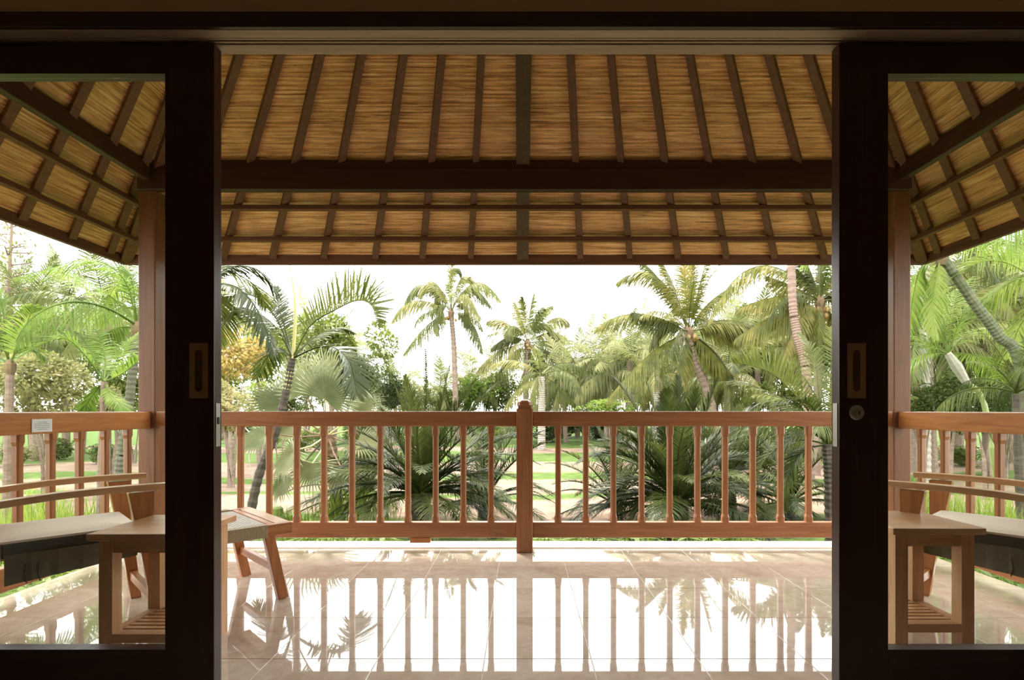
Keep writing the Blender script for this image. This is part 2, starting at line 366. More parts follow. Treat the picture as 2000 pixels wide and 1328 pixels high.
# ================================================================== VERANDA ROOF
AY, AZ = 1.50, 4.457
EX, EY, EZ = 3.17, 4.28, 2.18
APEX = V((CX, AY, AZ))
def zf(y): return EZ+.82*(EY-y)                       # front plane underside
def zs(dx): return EZ+.7183*(EX-dx)                    # side planes, dx=|x-CX|
roof = empty('roof', (CX, EY, EZ), 'veranda roof of reed matting on fanned dark rafters', 'roof', kind='structure')
RL = (-CX, -EY, -EZ)
def reed_plane(side):
    """ridged matting: reeds run parallel to the eave, built as one slope"""
    mb = MB(); rr = random.Random(3+side)
    if side == 0: span = EY-1.79; n = 108
    else: span = EX-.5; n = 118
    segs = 30; k = 0
    prev = None; rows = []
    s = 0.0
    while s < span:
        w = rr.uniform(.011, .024); rows.append((s, min(s+w, span), rr.uniform(.004, .013))); s += w
    for s0, s1, hgt in rows:
        # eave-parallel strip from hip to hip
        pr = ((s0, 0), (s0*.72+s1*.28, hgt), (s0*.28+s1*.72, hgt*.95), (s1, 0))
        pts = []
        off = [rr.uniform(-.0025, .0025) for _ in range(segs+1)]
        for q, (s_, h_) in enumerate(pr):
            for i in range(segs+1):
                u = i/segs
                if side == 0:
                    y = EY-s_; hw = EX*(y-AY)/(EY-AY)
                    x = CX+(-hw+2*hw*u)*1.0; z = zf(y)-h_-(off[i] if q in (1,2) else 0)
                    pts.append((x, y, z))
                else:
                    dx = EX-s_; yy = AY+(EY-AY)*dx/EX
                    y = -3.9+(yy+3.9)*u
                    pts.append((CX+side*dx, y, zs(dx)-h_-(off[i] if q in (1,2) else 0)))
        fs = []
        for q in range(3):
            for i in range(segs):
                a = q*(segs+1)+i; b = a+segs+1
                fs.append((a, a+1, b+1, b))
        mb.add(pts, fs)
    o = mb.build('reed_matting', M['reeds'], roof, RL); o['kind'] = 'stuff'; return o
for sd in (0, -1, 1): reed_plane(sd)
# weatherproof thatch above the matting
mb = MB(); t = .14
cxl, cxr = CX-EX-.02, CX+EX+.02
low = [V((cxl, EY+.02, EZ+.012)), V((cxr, EY+.02, EZ+.012)), APEX+V((0,0,.012)), V((cxl, -4, EZ+.012)), V((cxr, -4, EZ+.012)), V((CX, -4, AZ+.012))]
up = [p+V((0,0,t)) for p in low]
mb.add(low+up, [(0,2,1),(6,7,8),(0,3,5,2),(1,2,5,4),(6,8,11,9),(7,10,11,8),(0,1,7,6),(0,6,9,3),(1,4,10,7),(3,9,11,5),(4,5,11,10)])
mb.build('thatch', M['thatch'], roof, RL)
mb = MB(); mb.add([(-HX-.1,-3.85,2.1),(HX+.1,-3.85,2.1),(HX+.1,-3.85,2.3),(CX,-3.85,AZ),(-HX-.1,-3.85,2.3)], [(0,1,2,3,4)])
mb.add([(-HX-.1,-3.95,2.1),(HX+.1,-3.95,2.1),(HX+.1,-3.95,2.3),(CX,-3.95,AZ),(-HX-.1,-3.95,2.3)], [(4,3,2,1,0)])
mb.build('gable', M['thatch'], roof, RL)
# rafters fan out from the apex
rh = .05
def rafter(p_low, t0, w, h, name, mat):
    """from the eave point up toward the apex, stopping at fraction t0"""
    p_low = V(p_low); top = p_low.lerp(APEX, t0); dn = V((0,0,-h/2-.004))
    nrm = V((0,0,1))
    mb = MB().bar(p_low+dn, top+dn, w, h, nrm)
    return mb.build(name, mat, roof, RL, bevel=.003)
fr = [-2.13,-1.83,-1.53,-1.22,-.906,-.62,-.325,.342,.643,.937,1.23,1.524,1.825,2.12]
rt = V((0,EY,EZ))
for i, x in enumerate(fr):                              # x measured where the rafter crosses y=3.64
    k = (EY-AY)/(3.64-AY); X = CX+(x-.0)*k
    ax = -1.35 if False else 0
    rafter((X, EY-.02, EZ+.016), .60, .043+.006*R.random(), rh, 'rafter', wd('rafter','Z'))
rafter((CX-.012, EY-.02, EZ+.016), .60, .092, rh+.012, 'rafter', wd('ridge','Z'))
tag(bpy.data.objects[-1] if False else [o for o in roof.children if o.name.startswith('rafter')][-1], 'wide weathered grey middle rafter')
for s in (-1, 1):
    rafter((CX+s*EX, EY, EZ), .62, .075, .075, 'hip_rafter', wd('rafter','Z'))
    for y in (4.05-.02, 3.66, 3.37, 3.06, 2.77, 2.48, 2.19, 1.90):     # y where it crosses |x|=2.63
        k = EX/2.63; Y = AY+(y-AY)*k
        if Y < EY-.06: rafter((CX+s*(EX-.02), Y, EZ+.014), .55, .045, rh, 'rafter', wd('rafter','Z'))
    for y in (1.55, 1.2, .9): pass
# purlins under the rafters and the eave board: front, then both sides, meeting at the hips
def ring(off, w, h, dz, name, mat):
    y = AY+(EY-AY)*(1-off/EX); dx = EX-off
    z = zs(dx)+dz
    MB().bar((CX-dx, y, z), (CX+dx, y, z), w, h).build(name, mat[0], roof, RL, bevel=.003)
    for s in (-1, 1): MB().bar((CX+s*dx, 1.8, z), (CX+s*dx, y-.001, z), w, h).build(name, mat[1], roof, RL, bevel=.003)
ring(.433, .042, .034, -.072, 'purlin', (wd('rafter','X'), wd('rafter','Y')))
ring(.205, .042, .034, -.072, 'purlin', (wd('rafter','X'), wd('rafter','Y')))
ring(.0, .035, .085, -.028, 'eave_board', (wd('rafter','X'), wd('rafter','Y')))

# ridge ceiling is closed by the front wall above; beams on the posts
beamf = empty('trim_6', (CX, 3.68, 2.44), 'heavy dark front beam carrying the veranda rafters', 'beam', kind='structure')
B(-2.62+CX, 2.62+CX, 3.64, 3.70, 2.446, 2.592).build('beam', wd('beam','X'), beamf, (-CX,-3.68,-2.44), bevel=.006)
B(-2.62+CX, 2.62+CX, 3.65, 3.70, 2.592, 2.652).build('wall_plate', wd('beam','X'), beamf, (-CX,-3.68,-2.44), bevel=.004)
for i, s in enumerate((-1, 1)):
    xi = CX+s*2.515; xo = CX+s*2.565
    o = B(min(xi, xo), max(xi, xo), 1.78, 3.62, 2.50, 2.615).build('trim_%d' % (7+i), wd('beam','Y'), bevel=.005)
    tag(o, 'dark side beam running from the house wall to the %s corner post' % ('label-side' if s < 0 else 'lock-side'), 'beam', kind='structure')
    o['label'] = 'dark side beam over the chair with the footstool' if s < 0 else 'dark side beam over the chair without a footstool'
# posts
def post(name, x0, x1, label):
    r = empty(name, ((x0+x1)/2, 3.727, 0), label, 'post', kind='structure')
    B(x0, x1, 3.67, 3.785, 0, 2.46).build('shaft', wd('post','Z'), r, (-(x0+x1)/2, -3.727, 0), bevel=.006); return r
post('trim_9', -2.615, -2.50, 'corner post of the veranda beside the railing with a label')
post('trim_10', 2.53, 2.645, 'corner post of the veranda beyond the chair without a footstool')

# ================================================================== RAILINGS
def bal_mesh(axis):
    """square baluster, waisted below its shoulders and chamfered"""
    mb = MB(); z0, z1 = .190, .850; a, b = .0235, .0185
    prof = [(z0, a), (z0+.035, a), (z0+.055, b), (z1-.075, b), (z1-.055, a), (z1, a)]
    vs = []; ch = .38
    for z, h in prof:
        c = h*(1-ch)
        for p in ((-h,-c),(-c,-h),(c,-h),(h,-c),(h,c),(c,h),(-c,h),(-h,c)): vs.append((p[0], p[1], z))
    fs = []
    for i in range(len(prof)-1):
        for k in range(8): fs.append((8*i+k, 8*i+(k+1)%8, 8*i+8+(k+1)%8, 8*i+8+k))
    mb.add(vs, fs); return mb.mesh('baluster', wd('rail','Z'))
BM = bal_mesh('x')
def railing(x0, x1, bx, label, w=.05):
    r = empty('veranda_railing', ((x0+x1)/2, RAILY, 0), label, 'railing', 'railings round the veranda'); L = (-(x0+x1)/2, -RAILY, 0)
    B(x0, x1, RAILY-.025, RAILY+.03, .846, .948).build('top_rail', wd('rail','X'), r, L, bevel=.006)
    B(x0, x1, RAILY-.025, RAILY+.025, .086, .192).build('bottom_rail', wd('rail','X'), r, L, bevel=.005)
    for px in bx: place('baluster', BM, r, ((px-VX)/FPX*3.70-(x0+x1)/2, 0, 0))
    return r, L
PXL = [361,415,470,526,580,633,688,743,797,851,905,959]
PXR = [1090,1144,1198,1253,1308,1362,1416,1470,1524,1579,1633,1687]
rl, L = railing(-2.50, -.039, PXL, 'front veranda railing with a small wooden block under its bottom rail')
B(-.766, -.626, RAILY-.03, RAILY+.02, .052, .087).build('support_block', wd('teak','X'), rl, L, bevel=.004)
railing(.072, 2.53, PXR, 'front veranda railing of reddish teak before the dense low palms')
def side_rail(s, label):
    xi = CX+s*2.545; xc = xi+s*.025
    r = empty('veranda_railing', (xc, 2.72, 0), label, 'railing', 'railings round the veranda'); L = (-xc, -2.72, 0)
    B(xc-.025, xc+.025, 1.78, 3.672, .832, .947).build('top_rail', wd('teak','Y'), r, L, bevel=.006)
    B(xc-.025, xc+.025, 1.78, 3.672, .066, .185).build('bottom_rail', wd('teak','Y'), r, L, bevel=.005)
    for k in range(9): place('baluster', BM, r, (0, 3.49-.19*k-2.72, 0))
    if s < 0:
        d0, d1 = 2.54*FPX/(VX-57), 2.54*FPX/(VX-97); zc = EYE-(831-800)/FPX*(d0+d1)/2
        p = B(xi+.001, xi+.004, d0, d1, zc-.034, zc+.034).build('label_plate', M['plate'], r, L, bevel=.001)
        p['label'] = 'white metal label plate'
        for k in range(5):
            wln = (.5, .8, .86, .8, .55)[k]; hl = (d1-d0)/2*.9
            B(.0015, .0022, -hl*wln, hl*wln, .018-k*.0095-.0017, .018-k*.0095+.0017).build('printed_line', M['ink'], p, center=False)
    return r
side_rail(-1, 'side veranda railing with a white label plate on its top rail')
side_rail(1, 'side veranda railing of orange teak beside the chair without a footstool')
# middle newel post
nw = empty('railing_post', (.016, 3.665, 0), 'square teak newel post with a rounded cap in mid railing', 'post')
B(-.055, .055, -.055, .054, 0, .968).build('shaft', wd('rail','Z'), nw, bevel=.005)
MB().box(-.045, .045, -.045, .045, .968, .984).build('neck', wd('rail','Z'), nw, bevel=.003)
prof = []
mb = MB(); vs = []
lv = [(.048,.984),(.052,.990),(.052,1.000),(.046,1.012),(.034,1.022),(.018,1.028)]
for h, z in lv:
    c = h*.6
    for p in ((-h,-c),(-c,-h),(c,-h),(h,-c),(h,c),(c,h),(-c,h),(-h,c)): vs.append((p[0], p[1], z))
fs = [(7,6,5,4,3,2,1,0), tuple(8*5+k for k in range(8))]
for i in range(5):
    for k in range(8): fs.append((8*i+k, 8*i+(k+1)%8, 8*i+8+(k+1)%8, 8*i+8+k))
mb.add(vs, fs); mb.build('cap', wd('rail','X'), nw, center=False, smooth=False)

# ================================================================== FURNITURE
def side_table(x0, y0, label, w=.362, dp=.368):
    r = empty('side_table', (x0+w/2, y0+dp/2, 0), label, 'table', 'teak side tables'); h = .5
    a, b = w/2, dp/2
    t0 = B(-a, a, -b, b, h-.026, h).build('table_top', wd('blond','X'), r, bevel=.003)
    i, lw = .026, .050
    lm = MB().box(-lw/2, lw/2, -lw/2, lw/2, 0, h-.026).mesh('leg', wd('blond','Z'))
    for sx in (-1, 1):
        for sy in (-1, 1): place('leg', lm, r, (sx*(a-i-lw/2), sy*(b-i-lw/2), 0))
    la, lb = a-i-lw, b-i-lw
    for s in (-1, 1):
        B(-la, la, s*(b-i-.018)-.011, s*(b-i-.018)+.011, h-.078, h-.026).build('apron', wd('blond','X'), r)
        B(s*(a-i-.018)-.011, s*(a-i-.018)+.011, -lb, lb, h-.078, h-.026).build('apron', wd('blond','Y'), r)
        B(s*(a-i-.022)-.014, s*(a-i-.022)+.014, -lb, lb, .085, .118).build('shelf_rail', wd('blond','Y'), r)
    B(-la, la, -(b-i-.002), -(b-i-.028), .085, .118).build('shelf_rail', wd('blond','X'), r)
    n = 8
    for k in range(n):
        y = -(b-i-.045)+(2*(b-i)-.07)*k/(n-1)
        B(-(a-i-.04), (a-i-.04), y-.0105, y+.0105, .098, .114).build('slat', wd('blond','X'), r)
    return r
side_table(-1.612, 1.993, 'teak side table near the door without a lock')
side_table(1.437, 2.088, 'teak side table near the door with the round lock')

def lounge_chair(cx, cy, f, width, smax, label):
    """cx,cy: far front leg foot; f: facing direction; local +Y = facing, +X = right of facing"""
    f = V((f[0], f[1], 0)).normalized(); rz = math.atan2(-f.x, f.y)
    side = -1 if f.x > 0 else 1           # far side is local -X for a chair facing +x
    n = V((f.y, -f.x, 0))                 # local +X
    org = V((cx, cy, 0))+n*(width/2 if f.x > 0 else -width/2)
    r = empty('lounge_chair', org, label, 'chair', 'low veranda lounge chairs', rz=rz)
    hw = width/2
    def leg(sx):
        mb = MB(); pts = [(0, 0, .036, .045), (-.028, .23, .040, .052), (-.055, .42, .045, .062), (-.07, .60, .050, .095)]
        vs = []
        for y, z, w, dd in pts:
            for a, b in ((-1,-1),(1,-1),(1,1),(-1,1)): vs.append((sx*hw+a*w/2, y+b*dd/2, z))
        fs = [(3,2,1,0),(12,13,14,15)]
        for i in range(3):
            for k in range(4): fs.append((4*i+k, 4*i+(k+1)%4, 4*i+4+(k+1)%4, 4*i+4+k))
        mb.add(vs, fs); return mb
    for sx in (-1, 1):
        leg(sx).build('leg', wd('teak','Z'), r, bevel=.003)
        MB().bar((sx*hw, -smax-.06, 0), (sx*hw, -smax+.0, .575), .045, .05, (0,1,0)).build('leg', wd('teak','Z'), r, bevel=.003)
        pts = []
        for k in range(13):
            s = .045-k/12*(smax+.045-.02); t = -s
            pts.append(V((sx*(hw+.004*math.sin(k/12*math.pi)), s, .615-.012*(1)+.018*math.cos((t-.12)*3.4)-.035*max(0, t-.35))))
        MB().sweep(pts, .055, .027).build('armrest', wd('blond','Y'), r, bevel=.003)
    MB().bar((-hw, -.014, .12), (hw, -.014, .12), .028, .042).build('stretcher', wd('teak','X'), r, bevel=.002)
    for sx in (-1, 1): B(sx*hw-.018-sx*.065, sx*hw+.018-sx*.065, -smax+.08, -.06, .335, .385).build('seat_rail', wd('teak','Y'), r, bevel=.002)
    B(-hw+.05, hw-.05, -.10, -.06, .335, .385).build('seat_rail', wd('teak','X'), r, bevel=.002)
    # cushion: rounded box, canvas top on dark sides, hanging skirt and ties
    def pad(x0, x1, y0, y1, z0, z1, crown, nm, mat, inset=0):
        mb = MB(); N = 10; vs = []
        def prof(u): return (1-abs(2*u-1)**4)
        for j in range(N+1):
            for i in range(N+1):
                u, v = i/N, j/N
                vs.append((x0+(x1-x0)*u, y0+(y1-y0)*v, z1+crown*(min(prof(u), prof(v)))))
        for j in range(N):
            for i in range(N): pass
        fs = [(j*(N+1)+i, j*(N+1)+i+1, (j+1)*(N+1)+i+1, (j+1)*(N+1)+i) for j in range(N) for i in range(N)]
        mb.add(vs, fs)
        mb.add([(x0,y0,z1),(x1,y0,z1),(x1,y1,z1),(x0,y1,z1),(x0,y0,z0),(x1,y0,z0),(x1,y1,z0),(x0,y1,z0)], [(0,4,5,1),(1,5,6,2),(2,6,7,3),(3,7,4,0),(7,6,5,4)])
        return mb.build(nm, mat, r)
    cw = hw-.028
    pad(-cw, cw, -smax+.05, -.075, .443, .452, .012, 'cushion_top', M['cush'])
    B(-cw-.002, cw+.002, -smax+.05, -.073, .385, .446).build('cushion_side', M['cushside'], r, bevel=.008)
    for sx in (-1, 1):
        mb = MB(); nn = 16
        vs = []; xx = sx*(cw+.006)
        for k in range(nn+1):
            y = -.08-(smax-.14)*k/nn; w = .004*math.sin(k*2.1)
            vs += [(xx+w*.3, y, .40), (xx+w+sx*.008, y, .325-.04*k/nn)]
        mb.add(vs, [(2*k, 2*k+1, 2*k+3, 2*k+2) for k in range(nn)]); sk = mb.build('skirt', M['skirt'], r)
        md = sk.modifiers.new('cloth', 'SOLIDIFY'); md.thickness = .003
        for y in (-.40, -.44): MB().tube([V((xx+sx*.012, y, .36)), V((xx+sx*.014, y-.004, .32)), V((xx+sx*.011, y+.003, .285))], .0022, 5).build('tie', M['cushside'], r)
    # low reclined back
    for sx in (-1, 1): MB().bar((sx*(hw-.045), -smax+.015, .36), (sx*(hw-.045), -smax-.10, .83), .04, .03, (0,1,0)).build('back_post', wd('teak','Z'), r, bevel=.003)
    MB().bar((-hw+.065, -smax-.10, .82), (hw-.065, -smax-.10, .82), .03, .05).build('back_rail', wd('teak','X'), r, bevel=.003)
    for k in range(5):
        x = -hw+.11+(2*hw-.22)*k/4
        MB().bar((x, -smax+.01, .39), (x, -smax-.094, .80), .04, .014, (0,1,0)).build('back_slat', wd('teak','Z'), r)
    return r
lounge_chair(-1.98, 2.762, (.70, .71), .512, .56, 'low teak lounge chair with an oatmeal cushion facing the woven footstool')
lounge_chair(2.09, 2.80, (-.65, .76), .50, .52, 'low teak lounge chair with an oatmeal cushion standing without a footstool')

# woven footstool
fd = V((.70, .71, 0)).normalized(); nd = V((fd.y, -fd.x, 0)); fsr = fd*.90+nd*(-3.07)
fs_ = empty('footstool', fsr, 'slatted teak footstool with a pale woven rattan top and splayed legs', 'footstool', rz=math.atan2(-fd.x, fd.y))
hw, y0, y1, zt = .305, -.24, .235, .388
for sx in (-1, 1): B(sx*hw-.02-sx*.02, sx*hw+.02-sx*.02, y0, y1, zt-.055, zt).build('side_rail', wd('teak','Y'), fs_, bevel=.003)
for (a, b) in ((y0, y0+.05), (y1-.065, y1)): B(-hw+.04, hw-.04, a, b, zt-.053, zt).build('end_rail', wd('blond','X'), fs_, bevel=.003)
B(-hw+.04, hw-.04, y1-.105, y1-.075, zt-.03, zt-.002).build('inner_rail', wd('teak','X'), fs_)
mb = MB(); n = 34; m = 26                   # over-under weave: strips across, dipping alternately
for k in range(n):
    x = -hw+.045+(2*hw-.09)*(k+.5)/n; pts = []
    for j in range(m+1):
        y = y0+.05+(y1-.11-y0-.05)*j/m; pts.append(V((x, y, zt-.006+.0022*(1 if (j+k) % 2 else -1))))
    vs = []
    for p in pts: vs += [p+V((-.0068,0,0)), p+V((.0068,0,0))]
    mb.add(vs, [(2*j, 2*j+1, 2*j+3, 2*j+2) for j in range(m)])
for j in range(m):
    y = y0+.05+(y1-.11-y0-.05)*(j+.5)/m
    mb.add([(-hw+.04, y-.007, zt-.006), (hw-.04, y-.007, zt-.006), (hw-.04, y+.007, zt-.006), (-hw+.04, y+.007, zt-.006)], [(0,1,2,3)])
o = mb.build('woven_panel', M['weave'], fs_); o['kind'] = 'stuff'; o['label'] = 'pale woven rattan panel'
for sx in (-1, 1):                           # rattan wrapped round the side rails
    mb = MB()
    for k in range(24):
        y = y0+.03+(y1-.12-y0-.03)*(k+.5)/24; e = .0065
        mb.box(sx*hw-.0235-sx*.02, sx*hw+.0235-sx*.02, y-e, y+e, zt-.0585, zt+.0025)
    o = mb.build('rattan_wrap', M['weaveside'], fs_, bevel=0); o['kind'] = 'stuff'
for sx in (-1, 1):
    for sy in (-1, 1):
        yt, yb = (y1-.105, y1-.035) if sy > 0 else (y0+.06, y0+.02)
        MB().bar((sx*(hw-.04), yb, 0), (sx*(hw-.04), yt, zt-.054), .042, .05, (0,1,0)).build('leg', wd('teak','Z'), fs_, bevel=.003)
    if sx < 0:
        for sy, yy in ((1, y1-.062), (-1, y0+.036)): B(-hw+.06, hw-.06, yy-.012, yy+.012, .135, .175).build('stretcher', wd('teak','X'), fs_, bevel=.002)

# ================================================================== GARDEN
G = -0.90
gm = MB(); NX, NY = 60, 80; vs = []
def gz(x, y): return G + (0 if y < 6 else .10*math.sin(x*.45+1)*math.cos(y*.38)*min(1, (y-6)/8))
for j in range(NY+1):
    for i in range(NX+1):
        x = -60+120*i/NX; y = -6+96*j/NY; vs.append((x, y, gz(x, y)))
gm.add(vs, [(j*(NX+1)+i, j*(NX+1)+i+1, (j+1)*(NX+1)+i+1, (j+1)*(NX+1)+i) for j in range(NY) for i in range(NX)])
tag(gm.build('garden_ground', M['ground'], center=False, smooth=True), 'garden lawn crossed by sandy paths beyond the veranda', 'ground', kind='structure')

# ---- palm leaves
def catmull(P, n):
    P = [V(p) for p in P]; Q = [P[0]*2-P[1]]+P+[P[-1]*2-P[-2]]; out = []
    m = len(P)-1
    for k in range(n+1):
        u = k/n*m; i = min(int(u), m-1); t = u-i; a, b, c, d = Q[i:i+4]
        out.append(.5*((2*b)+(c-a)*t+(2*a-5*b+4*c-d)*t*t+(3*b-a-3*c+d)*t**3))
    return out
def frond(pts, n=42, ll=.5, lw=.016, a0=75, a1=28, vee=-35, sag=.35, up=(0,0,1), t0=.16, seed=0, r0=.018, oneside=0, rib=True, mb=None, ribmb=None):
    rr = random.Random(seed); mb = mb or MB(); up = V(up); m = len(pts)-1
    def at_t(t):
        u = t*m; i = min(int(u), m-1); return pts[i].lerp(pts[i+1], u-i), (pts[min(i+1, m)]-pts[i]).normalized()
    for k in range(n):
        t = t0+(1-t0)*(k+.5)/n
        p, T_ = at_t(t); S = T_.cross(up)
        if S.length < .05: S = T_.cross(V((0,1,0)))
        S.normalize(); N = S.cross(T_)
        prof = min(1, .45+2.2*(t-t0))*(1-.78*max(0, (t-.55)/.45)**1.6)
        for sd in (-1, 1):
            if oneside and sd != oneside and rr.random() < .6: continue
            a = math.radians(a0+(a1-a0)*t+rr.uniform(-6, 6)); v = math.radians(vee+rr.uniform(-12, 12))
            D = T_*math.cos(a)+(S*sd*math.cos(v)+N*math.sin(v))*math.sin(a)
            L_ = ll*prof*rr.uniform(.85, 1.1); sg = sag*rr.uniform(.6, 1.4)
            Wd = T_-D*T_.dot(D); Wd = Wd.normalized() if Wd.length > .01 else S
            q1 = p+D*L_*.33-V((0,0,sg*L_*.08)); q2 = p+D*L_*.70-V((0,0,sg*L_*.38)); q3 = p+D*L_*.96-V((0,0,sg*L_*.85))
            w = lw*rr.uniform(.8, 1.15)
            mb.add([p-Wd*w*.35, p+Wd*w*.35, q1+Wd*w*.5, q1-Wd*w*.5, q2+Wd*w*.36, q2-Wd*w*.36, q3], [(0,1,2,3),(3,2,4,5),(5,4,6)])
    if rib: mb.tube(pts, [r0*(1-.85*i/m) for i in range(m+1)], 4)
    return mb
def std_frond(L_, e0, droop, **k):
    """frond of length L_ along +X: starts at elevation e0 and bends down by droop"""
    p = V((0,0,0)); pts = [p.copy()]; n = 14
    for i in range(n):
        e = e0-droop*((i+.5)/n)**1.3; p = p+V((math.cos(e), 0, math.sin(e)))*L_/n; pts.append(p.copy())
    return frond(pts, **k)
LIB = {}
def lib(kind):
    if kind in LIB: return LIB[kind]
    rad = math.radians; out = []
    spec = {'coco': ('coco', 3.0, .62, .040, 38), 'cocofar': ('cocofar', 3.1, .66, .050, 34), 'far': ('palmfar', 3.2, .8, .075, 24), 'bright': ('bright', 1.9, .42, .017, 46),
            'areca': ('areca', 1.7, .40, .017, 42), 'date': ('date', 1.45, .30, .0105, 70)}[kind]
    shp = ((78, 35, 0, .25), (60, 65, -15, .4), (42, 85, -30, .6), (22, 95, -40, .8), (0, 80, -50, .9), (-25, 55, -55, .8))
    if kind == 'date': shp = ((80, 30, 25, .1), (66, 45, 20, .15), (50, 60, 15, .2), (34, 65, 10, .25), (18, 60, 5, .3), (0, 50, 0, .3))
    for i, (e, dr, vee, sag) in enumerate(shp):
        mb = std_frond(spec[1], rad(e), rad(dr), n=spec[4], ll=spec[2], lw=spec[3], vee=vee, sag=sag, seed=i+11, r0=.024)
        out.append(mb.mesh('palm_frond', M[spec[0]]))
    LIB[kind] = out; return out
def trunk_mesh(pts, r0, r1, mat, parent, loc, rings=0, ringmat=None, n=9, nm='trunk'):
    C = catmull([V(p)-V(loc) for p in pts], max(14, rings*2)); m = len(C)-1
    rad = []
    for i in range(m+1):
        rr = r0+(r1-r0)*i/m
        if rings: rr *= 1.09 if i % 2 == 0 else .93
        rad.append(rr)
    MB().tube(C, rad, n).build(nm, M[mat], parent, smooth=False)
def palm(crown, base_px, kind, label, heros=(), gen=0, rad=.13, mids=(), name='coconut_palm', cat='palm tree', group=None, trunk='trunk', rings=22, nuts=0, hk=None, scale=1.0, fibre=True, seed=1, ext=None, elev=None):
    cpx, cpy, d = crown; C = at(cpx, cpy, d); bx = (base_px-VX)/FPX*d; base = V((bx, d, gz(bx, d)-.05))
    r = empty(name, base, label, cat, group); rr = random.Random(seed)
    pts = [base]+[at(a, b, d) for a, b in mids]+[C]
    trunk_mesh(pts, rad*1.15, rad*.85, trunk, r, base, rings)
    Lc = C-base
    if fibre: MB().lathe([(rad*.8, -rad*2.2), (rad*1.15, -rad*.8), (rad*1.2, rad*.5), (rad*.4, rad*1.8)], 9, Lc).build('leaf_bases', M['fibre'], r)
    k = dict(n=64, ll=.6, lw=.036, a0=72, a1=26, vee=-38, sag=.5, r0=.022)
    if hk: k.update(hk)
    for i, h in enumerate(heros):
        kk = dict(k); hh = [q for q in h if not isinstance(q, dict)]
        for q in h:
            if isinstance(q, dict): kk.update(q)
        mt = kk.pop('mat', kind_mat(kind)); sp = kk.pop('spread', 1.0)
        dz = kk.pop('dd', rr.uniform(-.08, .08)*d*.6)
        P = [C-base]; q = [at(a, b, d+dz*(j+1)/len(hh)) for j, (a, b) in enumerate(hh)]
        if len(q) == 2:                      # quadratic: control then tip
            c0, c1 = q[0]-base, q[1]-base; P = [P[0].lerp(c0, t).lerp(c0.lerp(c1, t), t) for t in [x/12 for x in range(13)]]
            path = P
        else: path = catmull(P+[x-base for x in q], 16)
        frond(path, seed=seed*31+i, **kk).build('palm_frond', M[mt], r)
    ms = lib(kind if kind in ('coco','cocofar','far','bright','areca','date') else 'coco')
    for i in range(gen):
        q = (i+.5)/gen; idx = min(5, int(q*6)) if elev is None else min(5, max(0, int(elev[0]+(elev[1]-elev[0])*q)))
        az = i*2.399+rr.uniform(-.3, .3)
        place('palm_frond', ms[idx], r, Lc+V((0,0,.02)), (rr.uniform(-.12, .12), rr.uniform(-.12, .12), az), scale*rr.uniform(.85, 1.1))
    for i in range(nuts):
        a = rr.uniform(0, 6.28); q = rr.uniform(.6, 1.0)
        MB().lathe([(.02, -.10), (.07, -.05), (.08, 0), (.06, .07), (.02, .10)], 8, Lc+V((math.cos(a)*rad*2.2*q, math.sin(a)*rad*2.2*q, -.12-.28*rr.random()))).build('coconut', M['nut'], r)
    return r
def kind_mat(k): return {'far': 'palmfar'}.get(k, k)

# the pale far palm alone against the sky
palm((881, 612, 30), 892, 'cocofar', 'tall slim coconut palm standing alone against the white sky', [
  ((800,555),(765,628)), ((822,512),(790,592)), ((838,520),(818,575)), ((868,500),(900,530)), ((895,500),(935,560)), ((925,505),(978,588)),
  ((905,530),(938,625)), ((838,615),(788,692)), ((930,610),(943,688)), ((850,560),(856,655), dict(mat='cocofar')), ((860,520),(842,620)),
  ((880,540),(882,505)), ((912,520),(960,600)), ((915,560),(920,640)), ((860,545),(838,550))],
  rad=.145, mids=((887,690),), nuts=5, gen=6, elev=(0,5), scale=.85, hk=dict(n=60, ll=.80, lw=.052, vee=-45, sag=.8), seed=3)
palm((1030, 672, 32), 1026, 'cocofar', 'bushy coconut palm rising behind the newel post', [
  ((1032,610),(1042,575)), ((1018,610),(1005,590)), ((1050,600),(1078,598)), ((1085,595),(1112,632)), ((985,610),(952,628)), ((965,675),(932,725)),
  ((1095,650),(1122,705)), ((1000,640),(960,680)), ((1070,690),(1080,760)), ((1090,680),(1108,740)), ((985,690),(965,750)), ((1005,610),(985,655)),
  ((1060,600),(1082,650)), ((1025,600),(1020,580)), ((1045,700),(1062,755)), ((1075,630),(1110,665)), ((1000,690),(985,720)), ((1040,610),(1060,600))],
  rad=.17, mids=((1028,730),), nuts=8, gen=9, elev=(0,5.9), scale=.8, hk=dict(n=58, ll=.85, lw=.06, vee=-40, sag=.75), seed=5)
palm((1345, 650, 19), 1408, 'coco', 'large leaning coconut palm with golden nuts and long drooping fronds', [
  ((1240,580),(1164,642), dict(mat='coco')), ((1290,480),(1205,552)), ((1268,672),(1186,782), dict(mat='coco', ll=.75)), ((1292,590),(1268,680)), ((1338,560),(1334,470), dict(vee=-15)),
  ((1362,570),(1388,475), dict(vee=-20)), ((1300,540),(1245,505)), ((1420,600),(1492,650)), ((1385,670),(1432,735)), ((1410,625),(1450,665), dict(mat='coco')),
  ((1320,560),(1290,505)), ((1350,560),(1352,480)), ((1300,620),(1235,610)), ((1370,590),(1430,560)), ((1335,700),(1310,760)), ((1400,690),(1418,722))],
  rad=.15, mids=((1384,770),(1355,705)), nuts=14, gen=9, elev=(0,5.9), scale=.9, hk=dict(n=84, ll=.66, lw=.042, vee=-45, sag=.75), seed=8)
palm((1543, 180, 15), 1582, 'coco', 'very tall coconut palm whose trunk passes up out of sight behind the eave', gen=16,
  rad=.115, mids=((1575,730),(1556,650),(1546,540)), seed=9, trunk='trunkpink', rings=60)
